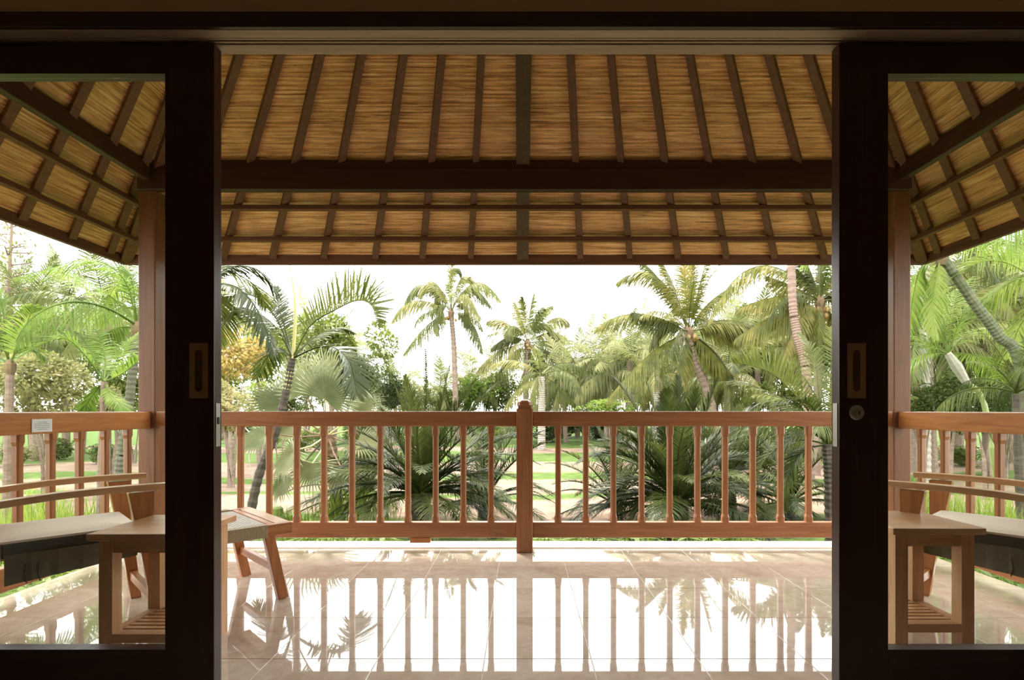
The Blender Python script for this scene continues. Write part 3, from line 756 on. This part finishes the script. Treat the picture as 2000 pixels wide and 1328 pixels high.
palm((1601, 590, 16), 1594, 'coco', 'coconut palm with a ragged fruiting crown beside the very tall trunk', [
  ((1470,430),(1384,628)), ((1615,540),(1645,515)), ((1575,530),(1545,520)), ((1655,540),(1700,610)), ((1555,610),(1530,705)), ((1530,560),(1440,605)),
  ((1545,588),(1438,660), dict(ll=.8, mat='coco', vee=-60)), ((1640,620),(1668,700)), ((1600,540),(1606,480)), ((1585,520),(1560,490)), ((1560,560),(1500,540)), ((1625,560),(1660,560)), ((1580,640),(1560,690))],
  rad=.11, mids=((1598,700),), nuts=12, gen=8, elev=(0,5.9), scale=.9, hk=dict(n=76, ll=.62, lw=.042, vee=-40, sag=.7), seed=12)

# near palms just outside the railing
def near(*a, **k): return palm(*a, **k)
near((571, 700, 6.0), 470, 'areca', 'slender leaning palm with arching feathery fronds and a pale upright spear', [
  ((606,636),(651,607),(696,587),(725,596),(738,638), dict(vee=62, ll=.46, a0=72, a1=50, sag=.05, n=52, lw=.020, dd=-.5)),
  ((547,636),(524,600),(504,582),(470,575),(440,592), dict(vee=30, ll=.42, n=46, lw=.022, dd=.4)),
  ((552,660),(530,630),(500,610),(465,600),(435,625), dict(vee=-30, n=46, ll=.34, dd=-.6)),
  ((617,679),(651,679),(680,702),(691,736),(697,772), dict(vee=20, lw=.024, ll=.42, n=44, dd=-.6)),
  ((556,640),(545,600),(540,560), dict(vee=20, ll=.28, dd=.5)), ((545,680),(520,700),(500,740), dict(vee=-20, ll=.3, dd=.4)),
  ((600,670),(630,650),(665,640),(690,650), dict(vee=-10, ll=.26, dd=.6))],
  rad=.046, mids=((500,950),(538,845),(560,760)), trunk='trunkdark', rings=30, fibre=False, name='feather_palm',
  hk=dict(n=42, ll=.33, lw=.018, a0=68, a1=30, vee=0, sag=.25, r0=.012), seed=21)
fp = [o for o in COL.objects if o.name == 'feather_palm'][0]; bl = fp.location
MB().tube(catmull([at(572,704,6)-bl, at(577,620,6)-bl, at(574,570,6)-bl, at(565,505,6)-bl], 10), [.022,.02,.02,.019,.018,.016,.013,.012,.010,.008,.005], 6).build('spear_leaf', M['gold'], fp)
MB().tube([at(560,760,6)-bl, at(566,730,6)-bl, at(571,700,6)-bl], [.042,.040,.03], 8).build('crownshaft', M['gold'], fp)
near((405, 560, 5.2), 385, 'areca', 'dark feathery palm half hidden behind the stile of the unlocked door', [
  ((440,526),(480,520),(515,535),(545,575), dict(vee=-10, dd=.3)), ((445,555),(480,575),(510,620),(535,690), dict(vee=-15, dd=-.2)),
  ((430,580),(428,620),(424,670), dict(vee=-10, dd=.4)), ((430,520),(470,490),(520,480), dict(vee=-10, dd=.5)), ((420,540),(450,530),(500,560),(520,600), dict(vee=0, dd=.6)),
  ((380,520),(340,520),(310,560), dict(dd=.3))],
  rad=.05, mids=((395,800),), trunk='trunkdark', rings=30, fibre=False, name='feather_palm', hk=dict(n=50, ll=.32, lw=.017, a0=68, a1=30, vee=0, sag=.3, r0=.011), seed=22)
near((822, 968, 7.2), 822, 'date', 'squat date palm with a stubby dark trunk before the railing block', [
  ((800,800),(740,683), dict(ll=.10)), ((836,830),(831,682), dict(ll=.09, vee=20)), ((905,790),(985,742)), ((960,830),(1062,850)), ((950,880),(1078,968)), ((900,900),(1000,1015)),
  ((880,920),(948,1015)), ((750,830),(668,800)), ((740,870),(648,925)), ((745,895),(672,1000)), ((785,840),(712,762)), ((870,820),(930,742)), ((860,800),(880,712)),
  ((770,920),(720,1000)), ((850,840),(870,760)), ((930,850),(1020,800)), ((780,850),(745,800)), ((815,840),(790,735)), ((950,850),(1050,905)), ((735,850),(655,870)),
  ((900,860),(985,900)), ((880,880),(950,950)), ((770,880),(700,940)), ((840,860),(850,800))],
  rad=.15, trunk='trunkdark', rings=16, fibre=False, name='date_palm', hk=dict(n=66, ll=.36, lw=.017, a0=55, a1=25, vee=15, sag=.25, r0=.011), gen=34, elev=(1,5.9), scale=1.0, seed=31)
near((1322, 985, 7.6), 1322, 'date', 'big dense date palm filling the railing between newel post and locked door', [
  ((1230,840),(1128,905)), ((1220,900),(1112,1005)), ((1240,820),(1150,830)), ((1260,800),(1195,735)), ((1326,860),(1325,735), dict(vee=30)), ((1290,840),(1262,745)),
  ((1370,830),(1402,738)), ((1410,830),(1482,790)), ((1420,850),(1505,905)), ((1420,910),(1495,1005)), ((1250,930),(1160,1010)), ((1380,940),(1430,1015)), ((1280,930),(1235,1010)),
  ((1280,860),(1215,800)), ((1360,850),(1385,780)), ((1345,840),(1360,760)), ((1250,870),(1140,870)), ((1400,870),(1460,850)), ((1300,860),(1290,790)), ((1270,900),(1180,960)),
  ((1390,900),(1450,950)), ((1260,860),(1175,860)), ((1310,840),(1302,760)), ((1375,870),(1430,820))],
  rad=.17, trunk='trunkdark', rings=16, fibre=False, name='date_palm', hk=dict(n=68, ll=.40, lw=.018, a0=55, a1=25, vee=15, sag=.25, r0=.011), gen=40, elev=(1,5.9), scale=1.05, seed=32)
near((1425, 960, 9.5), 1425, 'date', 'smaller date palm growing between the big dense one and the dark hanging trunk', gen=40, rad=.12, trunk='trunkdark', rings=12, fibre=False, name='date_palm', seed=33, elev=(0,5.9), scale=1.2)
for px_, py_, d_, sc_, lb in ((945, 985, 8.8, 1.0, 'small date palm between the squat date palm and the newel post'), (705, 975, 8.9, .95, 'small date palm behind the bright upright grass clump'),
                             (1205, 990, 8.9, 1.0, 'small date palm on the newel-post side of the big dense one'), (1545, 985, 9.0, .95, 'small date palm next to the black shaggy-trunked palm')):
    near((px_, py_, d_), px_, 'date', lb, gen=26, rad=.10, trunk='trunkdark', rings=10, fibre=False, name='date_palm', seed=px_, elev=(0,5.9), scale=sc_)
near((1618, 868, 6.6), 1628, 'areca', 'palm with a black shaggy trunk and a long arching frond beside the locked door', [
  ((1577,799),(1536,754),(1505,727),(1462,713),(1432,709), dict(vee=60, ll=.42, n=64, a0=75, a1=50, sag=.08, dd=.3)), ((1557,797),(1473,754),(1439,745),(1388,748), dict(vee=0, dd=.9)),
  ((1560,860),(1500,890),(1470,950), dict(dd=.3)), ((1600,780),(1590,700),(1560,650), dict(dd=.8, ll=.3)), ((1640,780),(1680,700),(1740,690), dict(dd=.3)), ((1570,880),(1540,930),(1530,990)),
  ((1630,780),(1635,700),(1620,640), dict(dd=.6)), ((1590,840),(1555,850),(1520,880)), ((1590,800),(1560,780),(1515,790)), ((1650,850),(1700,860),(1740,920))],
  rad=.085, mids=((1625,960),), trunk='trunkdark', rings=20, fibre=False, gen=10, elev=(0,3), scale=.7, name='feather_palm', hk=dict(n=52, ll=.32, lw=.016, a0=66, a1=32, vee=10, sag=.25, r0=.012), seed=34)

# fan palm
def fan_leaf(R_, span, n=30, seed=0):
    rr = random.Random(seed); mb = MB()
    for k in range(n):
        a = -span/2+span*(k+.5)/n; L_ = R_*rr.uniform(.88, 1.05)*(1-.18*abs(a/(span/2))**2); da = span/n*.55
        z = .05*R_*(1-abs(a/(span/2)))
        tz = -.10*L_*rr.uniform(.2, 1.6); sp = .46
        def pt(an, rr_, zz): return V((math.cos(an)*rr_, math.sin(an)*rr_, zz))
        o_, m1, m2 = V((0,0,0)), pt(a, L_*sp, z+.014), pt(a, L_*.75, z+.012)
        tip = pt(a, L_, z+tz)
        for s in (-1, 1):
            e1 = pt(a+s*da*.95, L_*sp, z-.014); e2 = pt(a+s*da*.42, L_*.75, z-.002)
            f = [(0,1,2),(1,3,4,2),(3,5,4)]
            if s > 0: f = [tuple(reversed(q)) for q in f]
            mb.add([o_, m1, e1, m2, e2, tip], f)
    return mb
base = V(((652-VX)/FPX*8.5, 8.5, G-.05))
fan = empty('fan_palm', base, 'grey-green fan palm with pleated round leaves behind the slender leaning palm', 'palm tree')
trunk_mesh([base, at(655,950,8.5), at(640,850,8.5)], .085, .11, 'fibre', fan, base, 14)
hubc = at(640, 850, 8.5)
for i, (hx, hy, ang, R_, tilt, dd) in enumerate(((598,768,95,.70,60,-.4), (634,779,62,.66,55,-.7), (556,785,165,.62,50,-.3), (690,800,25,.55,50,.2), (520,845,200,.62,35,-.3), (575,880,235,.55,30,-.6),
        (700,860,-20,.55,30,-.2), (610,905,265,.5,20,-.7), (665,910,-70,.5,20,-.6), (640,740,80,.6,60,.3), (580,830,190,.55,40,.2), (720,820,0,.5,40,.5), (560,930,240,.5,20,0))):
    h = at(hx, hy, 8.5+dd); me = fan_leaf(R_, math.radians(215), 30, i).mesh('fan_leaf', M['pale'])
    ob = place('fan_leaf', me, fan, h-base)
    # blade lies roughly facing the veranda, its axis turned by ang in that plane
    a = math.radians(ang); xax = V((math.cos(a), R.uniform(-.2, .2), math.sin(a))).normalized(); nrm = V((R.uniform(-.25,.25), -math.sin(math.radians(tilt)), math.cos(math.radians(tilt))))
    yax = nrm.cross(xax).normalized(); zax = xax.cross(yax).normalized()
    ob.rotation_mode = 'QUATERNION'; ob.rotation_quaternion = Matrix((xax, yax, zax)).transposed().to_quaternion()
    c0 = hubc-base; c1 = h-base; mid = c0.lerp(c1, .5)+V((0,0,-.05))
    MB().tube([c0, mid, c1], [.016,.012,.009], 5).build('leaf_stalk', M['gold' if i % 2 else 'fibre'], fan)

# palms seen through the door without a lock (to one side of the veranda)
near((268, 640, 7.6), 238, 'bright', 'palm with a leaning dark ringed trunk beside the corner post near the label plate', [
  ((250,560),(215,520),(165,506),(105,522),(30,542), dict(n=40, ll=.42, dd=-1)), ((240,600),(190,560),(145,535),(95,520), dict(vee=-20, ll=.55, dd=.6)),
  ((250,600),(225,590),(190,600),(150,640), dict(ll=.5, vee=-40, dd=.8)), ((280,580),(260,550),(225,560),(205,600), dict(ll=.4)), ((300,600),(330,590),(360,640)),
  ((230,640),(200,660),(180,700), dict(ll=.4)), ((262,580),(255,540),(240,520), dict(ll=.3))],
  rad=.062, mids=((232,940),(252,790)), trunk='trunkring', rings=46, name='feather_palm', hk=dict(n=46, ll=.42, lw=.0175, a0=66, a1=30, vee=-15, sag=.35, r0=.012), seed=41, gen=4)
near((203, 745, 6.4), 190, 'bright', 'young bright green palm arching over the pale shrub behind the label plate', [
  ((176,706),(141,668),(112,662),(73,677),(38,697), dict(vee=15, ll=.34, n=44, dd=-.6)), ((235,732),(262,712),(285,690), dict(vee=50, ll=.22, dd=-.2)), ((180,690),(150,650),(110,640),(60,640), dict(vee=-10, ll=.34, dd=.6)),
  ((215,770),(235,790),(250,820), dict(ll=.2, vee=0)), ((205,700),(190,650),(150,610), dict(ll=.3, dd=.8)), ((190,760),(170,790),(165,830), dict(ll=.2)), ((220,720),(240,680),(270,650), dict(ll=.3, dd=.8))],
  rad=.035, trunk='trunkpink', rings=10, fibre=False, name='feather_palm', hk=dict(n=40, ll=.3, lw=.0175, a0=66, a1=30, vee=0, sag=.3, r0=.009), seed=42)
near((20, 715, 6.8), 12, 'bright', 'bright palm whose fronds enter at the edge behind the label railing', [
  ((35,670),(55,625),(66,598), dict(vee=10, ll=.36)), ((40,660),(75,620),(120,610),(160,640), dict(vee=0, ll=.36, dd=.5)), ((0,660),(-30,620),(-70,620)), ((10,650),(5,600),(-10,560)), ((30,690),(60,680),(90,700), dict(ll=.3)), ((0,700),(-40,700),(-80,740))],
  rad=.05, trunk='trunkpink', rings=12, name='feather_palm', hk=dict(n=44, ll=.36, lw=.0175, a0=66, a1=30, vee=-5, sag=.35, r0=.011), seed=43)
# palms seen through the door with the lock
near((1838, 498, 7.4), 2050, 'bright', 'palm with a thick ringed grey-green trunk leaning steeply outside the locked door', [
  ((1800,470),(1750,480),(1700,540)), ((1880,470),(1950,470),(2010,520), dict(dd=.5)), ((1830,540),(1822,600),(1828,660), dict(ll=.25)), ((1800,520),(1785,570),(1775,640), dict(dd=.4)), ((1860,440),(1900,400),(1960,380))],
  rad=.066, mids=((1995,722),(1950,655),(1900,588)), trunk='trunkgreen', rings=44, name='feather_palm', hk=dict(n=46, ll=.5, lw=.0175, a0=66, a1=30, vee=-20, sag=.5, r0=.012), seed=51, gen=4)
p52 = near((1852, 692, 8.0), 1960, 'bright', 'slim palm with a whitish crownshaft and golden leaf stalks outside the locked door', [
  ((1838,650),(1822,600),(1800,560), dict(ll=.42)), ((1845,640),(1838,580),(1825,520), dict(ll=.4, dd=.5)), ((1815,672),(1780,655),(1740,650), dict(ll=.34)), ((1815,690),(1785,700),(1755,730), dict(ll=.34)),
  ((1880,660),(1915,640),(1960,650)), ((1870,640),(1890,600),(1930,580)), ((1880,690),(1920,700),(1950,740)), ((1860,620),(1870,570),(1900,540), dict(dd=.8))],
  rad=.035, mids=((1925,800),(1885,742)), trunk='stem', rings=0, fibre=False, name='feather_palm', hk=dict(n=42, ll=.42, lw=.0175, a0=62, a1=30, vee=-10, sag=.4, r0=.010), seed=52)
MB().tube([at(1888,748,8)-p52.location, at(1868,715,8)-p52.location, at(1851,690,8)-p52.location], [.05,.075,.045], 8).build('crownshaft', M['trunkpale'], p52)
near((2045, 560, 7.0), 2080, 'bright', 'palm outside the locked door spreading a long comb-like frond under the eave', [
  ((2000,530),(1960,512),(1915,512),(1872,535), dict(vee=30, ll=.5, n=46, dd=.3)), ((2000,540),(1950,560),(1905,590), dict(vee=-30, ll=.5, dd=.9)), ((2010,500),(1970,470),(1920,465), dict(dd=.6)), ((2020,600),(1990,640),(1970,700), dict(dd=.8)), ((2080,520),(2120,520),(2160,580))],
  rad=.06, trunk='trunkgreen', rings=20, name='feather_palm', hk=dict(n=44, ll=.45, lw=.0175, a0=62, a1=30, vee=-10, sag=.4, r0=.012), seed=53)
near((1985, 770, 6.4), 2000, 'areca', 'low dark-leaved palm under the steeply leaning ringed trunk', gen=12, rad=.05, trunk='trunkdark', rings=10, fibre=False, name='feather_palm', seed=54, scale=.55, elev=(0,4))
def bare_trunk(px, py0, d, rad, label, mat, lean=0, cat='palm tree', name='palm_trunk', gen=9, kind='cocofar', top=-40, group=None, seed=1):
    return palm((px+lean, top, d), px, kind, label, gen=gen, rad=rad, name='tall_palm', trunk=mat, group=group, seed=seed, rings=40, fibre=False)
bare_trunk(1807, 0, 14, .12, 'tall palm with a pale smooth trunk seen past the locked door', 'trunkpale', seed=61, top=420)
bare_trunk(1058, 0, 26, .17, 'palm with a stout pale trunk standing just beyond the newel post', 'trunkpale', seed=62, top=735, gen=10)
bare_trunk(1282, 0, 24, .16, 'palm with a pale trunk under the golden-nutted coconut palm', 'trunkpale', seed=63, top=735, gen=14)

# ---- leafy shrubs and trees
def bush_mesh(n, lsz, mat, seed, flat=1.0, hang=False):
    rr = random.Random(seed); mb = MB()
    lobes = [(V((rr.gauss(0,.45), rr.gauss(0,.45), rr.uniform(-.35,.55))), rr.uniform(.30,.55)) for _ in range(12)]+[(V((0,0,0)), .7)]
    for i in range(n):
        c, r_ = rr.choice(lobes); u = V((rr.gauss(0,1), rr.gauss(0,1), rr.gauss(0,1))).normalized(); p = c+u*r_*rr.uniform(.75, 1.02); p.z *= flat
        d1 = (u+V((rr.uniform(-.8,.8), rr.uniform(-.8,.8), rr.uniform(-.9,.5)))).normalized(); s1 = d1.cross(V((rr.uniform(-1,1), rr.uniform(-1,1), 1))).normalized()
        L_ = lsz*rr.uniform(.7, 1.4); w = L_*.28
        mb.add([p, p+d1*L_*.5+s1*w, p+d1*L_, p+d1*L_*.5-s1*w], [(0,1,2,3)])
    return mb.mesh('foliage', M[mat])
BUSH = {k: [bush_mesh(n, s, k2, 70+i+j*5) for i in range(2)] for j, (k, n, s, k2) in enumerate((('bush', 4200, .11, 'bush'), ('bushdark', 4600, .10, 'bushdark'), ('bushpale', 5200, .10, 'bushpale'), ('croton', 2400, .14, 'croton'), ('bright', 2400, .13, 'bright'), ('palmfar', 2600, .13, 'palmfar')))}
def shrub(px, py, d, rpx, kind, label, name='leafy_shrub', group=None, squash=1.0, seed=0, cat='shrub'):
    c = at(px, py, d); r_ = rpx/FPX*d; base = V((c.x, d, gz(c.x, d)-.03))
    r = empty(name, base, label, cat, group); rr = random.Random(int(px*7+py+d))
    place('foliage', BUSH[kind][rr.randrange(2)], r, c-base, (0,0,rr.uniform(0, 6.28)), (r_, r_, r_*squash))
    H = c-base
    mb = MB()
    for k in range(3):
        a = k*2.1+rr.random(); q = V((math.cos(a), math.sin(a), 0))
        mb.tube([q*.03, H*.5+q*r_*.15, H+q*r_*.45], [.05+.02*r_, .035, .02], 5)
    mb.build('stem', M['trunk'], r); return r
shrub(760, 768, 16, 42, 'bushdark', 'round dark green clipped bush left of the bare spear leaf', name='round_bush')
bpy.data.objects['round_bush']['label'] = 'round dark green bush between the fan palm and the squat date palm'
shrub(90, 768, 11, 88, 'bushpale', 'big pale variegated shrub behind the railing with the label plate')
shrub(215, 800, 12, 48, 'bushpale', 'smaller pale shrub low behind the dark ringed trunk by the corner post')
shrub(1800, 800, 13, 45, 'bush', 'green shrub low at the foot of the pale smooth trunk')
shrub(1930, 810, 11, 55, 'bushdark', 'dark low shrub under the palm with the whitish crownshaft')
shrub(505, 775, 19, 40, 'bright', 'bright green shrub between the croton and the slender leaning trunk')
shrub(1190, 800, 22, 45, 'bright', 'low bright green shrub under the drooping lower frond of the golden-nutted palm', squash=.5)
shrub(452, 695, 15, 62, 'croton', 'yellow-leaved croton shrub behind the slender leaning palm')
shrub(520, 690, 17, 62, 'bush', 'green shrub just behind the croton under the feathery fronds')
shrub(450, 800, 13, 58, 'bushpale', 'whitish shrub below the croton just above the rail')
shrub(650, 670, 22, 70, 'bush', 'tall green tree behind the fan palm leaves', name='leafy_tree', cat='tree')
shrub(545, 800, 16, 50, 'bushdark', 'dark shrub showing between the slender palm trunk and fan leaves')
shrub(1850, 770, 12, 55, 'bushdark', 'dark shrub low behind the pale smooth trunk outside the locked door')
shrub(1960, 760, 14, 80, 'bush', 'wide green shrub behind the steeply leaning ringed trunk')
shrub(1330, 930, 8.6, 45, 'bushdark', 'dark shrub tangled in the big dense date palm', squash=.8)
shrub(1480, 880, 10.5, 55, 'bushdark', 'dark shrub behind the railing below the long arching frond', squash=.9)
shrub(700, 900, 9.6, 38, 'bushdark', 'dark shrub low behind the squat date palm fronds', squash=.9)
shrub(705, 735, 21, 46, 'bush', 'green shrub rising between the fan palm and the round dark bush')
shrub(640, 745, 24, 58, 'palmfar', 'hazy green shrub directly behind the fan palm hub')
# middle distance and far grove
rr = random.Random(99)
ZONES = ((-400,150,'past the label plate'),(150,320,'by the label-side corner post'),(320,500,'behind the yellow-leaved croton shrub'),(500,620,'behind the slender leaning feathery palm'),
  (620,740,'behind the pleated fan palm'),(740,850,'behind the squat date palm'),(850,945,'around the foot of the lone slim palm'),(945,1010,'between the lone slim palm and the newel post'),(1010,1110,'around the bushy palm behind the newel'),
  (1110,1215,'right of the bushy palm'),(1215,1300,'under the long drooping frond'),(1300,1400,'behind the leaning golden-nutted palm'),(1400,1470,'just beyond the golden-nutted palm'),(1470,1560,'before the very tall trunk'),(1560,1700,'around the ragged fruiting palm'),
  (1700,1855,'outside the locked door by its corner post'),(1855,1945,'behind the whitish crownshaft'),(1945,2400,'at the steeply leaning ringed trunk'))
ORD = ['frontmost','second from the front','third from the front','fourth from the front','fifth from the front','sixth from the front']
def zone(px): return next(z for a, b, z in ZONES if a <= px < b)
def grove_labels(items, text):
    by = {}
    for i, (px, d) in enumerate(items): by.setdefault(zone(px), []).append((d, i))
    out = {}
    for z, l in by.items():
        l.sort()
        for k, (d, i) in enumerate(l): out[i] = '%s %s' % (text, z) + ('' if len(l) == 1 else ', '+(ORD[k] if k < len(l)-1 or len(l) > 6 else 'rearmost'))
    return out
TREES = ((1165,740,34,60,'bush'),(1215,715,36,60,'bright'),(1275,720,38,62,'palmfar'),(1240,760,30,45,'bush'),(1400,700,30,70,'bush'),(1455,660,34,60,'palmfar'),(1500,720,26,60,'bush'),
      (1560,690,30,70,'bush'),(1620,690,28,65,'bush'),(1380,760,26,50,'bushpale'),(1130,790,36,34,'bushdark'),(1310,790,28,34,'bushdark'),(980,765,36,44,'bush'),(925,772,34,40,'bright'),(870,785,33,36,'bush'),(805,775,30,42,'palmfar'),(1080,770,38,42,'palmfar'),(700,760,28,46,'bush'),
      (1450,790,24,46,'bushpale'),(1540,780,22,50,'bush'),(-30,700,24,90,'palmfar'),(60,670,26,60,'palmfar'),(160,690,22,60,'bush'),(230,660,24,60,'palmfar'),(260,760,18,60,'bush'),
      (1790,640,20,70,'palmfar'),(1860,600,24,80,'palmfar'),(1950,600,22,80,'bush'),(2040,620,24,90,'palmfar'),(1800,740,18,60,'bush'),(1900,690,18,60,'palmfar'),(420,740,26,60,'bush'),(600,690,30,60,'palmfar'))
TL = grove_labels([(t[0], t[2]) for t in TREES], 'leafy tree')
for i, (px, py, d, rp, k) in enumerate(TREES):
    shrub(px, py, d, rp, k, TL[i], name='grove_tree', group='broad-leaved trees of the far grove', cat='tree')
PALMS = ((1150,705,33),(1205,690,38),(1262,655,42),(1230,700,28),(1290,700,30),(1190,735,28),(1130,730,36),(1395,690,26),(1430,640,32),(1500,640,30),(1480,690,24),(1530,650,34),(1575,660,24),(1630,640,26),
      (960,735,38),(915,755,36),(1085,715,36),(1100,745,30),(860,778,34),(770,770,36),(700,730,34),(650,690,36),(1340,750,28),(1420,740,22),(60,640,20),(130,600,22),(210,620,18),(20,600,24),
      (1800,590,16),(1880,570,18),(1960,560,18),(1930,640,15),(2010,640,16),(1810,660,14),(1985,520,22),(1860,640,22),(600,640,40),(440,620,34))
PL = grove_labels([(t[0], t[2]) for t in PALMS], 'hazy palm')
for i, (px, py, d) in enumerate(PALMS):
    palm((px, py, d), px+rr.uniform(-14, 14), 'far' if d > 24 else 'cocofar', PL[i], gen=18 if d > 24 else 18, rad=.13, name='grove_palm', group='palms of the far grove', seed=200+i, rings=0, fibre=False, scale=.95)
# low greenery along the foot of the grove, seen between the balusters
LOW = ((1070,30),(1105,34),(1140,38),(1175,32),(1215,30),(1250,28),(1290,26),(1330,22),(1375,20),(520,27),(590,24),(640,26),(690,30),(760,34),(830,30),(900,34),(960,30),(1010,36),(1500,20),(1590,18),(1440,24),(1550,24),(1630,22),(470,30),(30,18),(110,20),(200,18),(1800,18),(1880,17),(1960,18))
LL = grove_labels(LOW, 'low border shrub')
for i, (px, d) in enumerate(LOW):
    shrub(px, VY+FPX*(EYE-G)/d-22, d, 30, rr.choice(('bush','bushdark','bushpale','bush')), LL[i], name='border_shrub', group='low shrubs along the far lawn', squash=.8)
# spindly tree at the frame edge, stump, mossy stump, bare stem, tall grass
b0 = V(((15-VX)/FPX*20, 20, G)); tr = empty('spindly_tree', b0, 'spindly pinkish tree with sparse twigs rising above the label railing', 'tree')
MB().tube(catmull([V((0,0,0)), at(10,640,20)-b0, at(18,540,20)-b0, at(24,420,20)-b0], 12), [.11-.006*i for i in range(13)], 6).build('trunk', M['trunkpink'], tr)
mb = MB()
for i in range(16):
    p = at(16+R.uniform(-4,6), R.uniform(440, 590), 20)-b0; q = p+V((R.uniform(-1.2,1.4), R.uniform(-.8,.8), R.uniform(-.1,.5))); mb.tube([p, p.lerp(q,.5)+V((0,0,.1)), q], [.03,.02,.008], 4)
mb.build('twigs', M['trunkpink'], tr)['kind'] = 'stuff'
mb = MB()
for i in range(260):
    c = at(16+R.gauss(0,34), R.uniform(440, 600), 20+R.uniform(-.8,.8))-b0; q = V((R.gauss(0,1),R.gauss(0,1),R.gauss(0,1))).normalized(); s = q.orthogonal().normalized()
    mb.add([c, c+q*.1+s*.035, c+q*.2, c+q*.1-s*.035], [(0,1,2,3)])
mb.build('foliage', M['bushpale'], tr)['kind'] = 'stuff'
b1 = V(((452-VX)/FPX*23, 23, gz((452-VX)/FPX*23, 23)))
st = empty('forked_stump', b1, 'small brown forked stump on the sandy strip beyond the lawn', 'stump')
MB().tube([V((-.16,0,0)), V((-.14,0,.3)), V((-.05,0,.5)), V((0,0,.72))], [.06,.07,.16,.14], 7).tube([V((.16,0,0)), V((.15,0,.3)), V((.06,0,.5)), V((0,0,.7))], [.06,.07,.15,.1], 7).build('wood', M['trunkpink'], st)
b2 = V(((541-VX)/FPX*8.2, 8.2, G)); ms = empty('mossy_stump', b2, 'mossy green cut stump on the sand behind the footstool', 'stump')
MB().lathe([(.10,-.02),(.085,.1),(.092,.3),(.088,.36),(.05,.385)], 10).build('bark', M['moss'], ms)
b3 = V(((497-VX)/FPX*9, 9, G)); bs = empty('bare_stem', b3, 'thin pale bare stem curving beside the slender leaning palm', 'plant')
MB().tube(catmull([V((.03,0,0)), at(497,950,9)-b3, at(490,920,9)-b3, at(485,880,9)-b3, at(489,850,9)-b3, at(478,835,9)-b3], 14), .011, 5).build('stem', M['trunkpale'], bs)
def grass_clump(px, d, n, h, w, label, group=None, mat='grass'):
    b = V(((px-VX)/FPX*d, d, G)); rr = random.Random(int(px)); mb = MB()
    for i in range(n):
        a = rr.uniform(0, 6.28); p = V((rr.gauss(0, w), rr.gauss(0, w*.6), 0)); L_ = h*rr.uniform(.5, 1.1); o_ = V((math.cos(a), math.sin(a), 0))*L_*rr.uniform(.1,.5); s = V((-math.sin(a), math.cos(a), 0))*.007
        mb.add([p-s, p+s, p+o_*.4+V((0,0,L_*.6))+s*.8, p+o_*.4+V((0,0,L_*.6))-s*.8, p+o_+V((0,0,L_))], [(0,1,2,3),(3,2,4)])
    o = mb.build('grass_clump', M[mat], None, b, center=False); tag(o, label, 'grass', group, 'stuff'); return o
grass_clump(690, 8.4, 420, .75, .28, 'clump of bright upright grass behind the railing left of the squat date palm')
grass_clump(560, 8.0, 260, .4, .22, 'short bright grass clump beside the mossy stump')
for k, (px, d) in enumerate(((60,6.5),(120,7.2),(180,6.0),(20,8),(1830,7),(1900,6.4),(1960,7.5),(2000,6.2),(1790,8.5),(-40,6))):
    grass_clump(px, d, 300, .8, .35, 'tall bright grass outside a side railing', 'tall grass outside the side railings')
# lawn blades hugging the kerb, glimpsed under the bottom rails
def edge_leaves(x0, x1, y0, y1, n, label, h):
    rr = random.Random(int(n)); mb = MB()
    for i in range(n):
        p = V((rr.uniform(x0, x1), rr.uniform(y0, y1), -.9)); z = rr.uniform(h-.25, h); a = rr.uniform(0, 6.28); s = V((math.cos(a), math.sin(a), 0)); q = V((-s.y, s.x, 0))
        top = V((p.x, p.y, z)); e = top+s*rr.uniform(.10,.22)+V((0,0,rr.uniform(-.06,.03)))
        mb.add([p-q*.004, p+q*.004, top+q*.006, top-q*.006], [(0,1,2,3)]); mb.add([top, top.lerp(e,.5)+q*.022, e, top.lerp(e,.5)-q*.022], [(0,1,2,3)])
    o = mb.build('ground_cover', M['bright'], None, center=False); return tag(o, label, 'plants', None, 'stuff')
edge_leaves(-2.1, -1.0, 4.1, 4.6, 260, 'leafy ground cover peeping over the kerb under the railing with the block', .0)
edge_leaves(.1, 1.9, 4.1, 4.6, 300, 'leafy ground cover peeping over the kerb under the plain front railing', .0)
edge_leaves(-3.6, -2.85, 2.1, 4.2, 500, 'ground cover along the side railing with the label plate', -.05)
edge_leaves(2.9, 3.6, 2.1, 4.2, 500, 'ground cover along the side railing without a label plate', -.05)
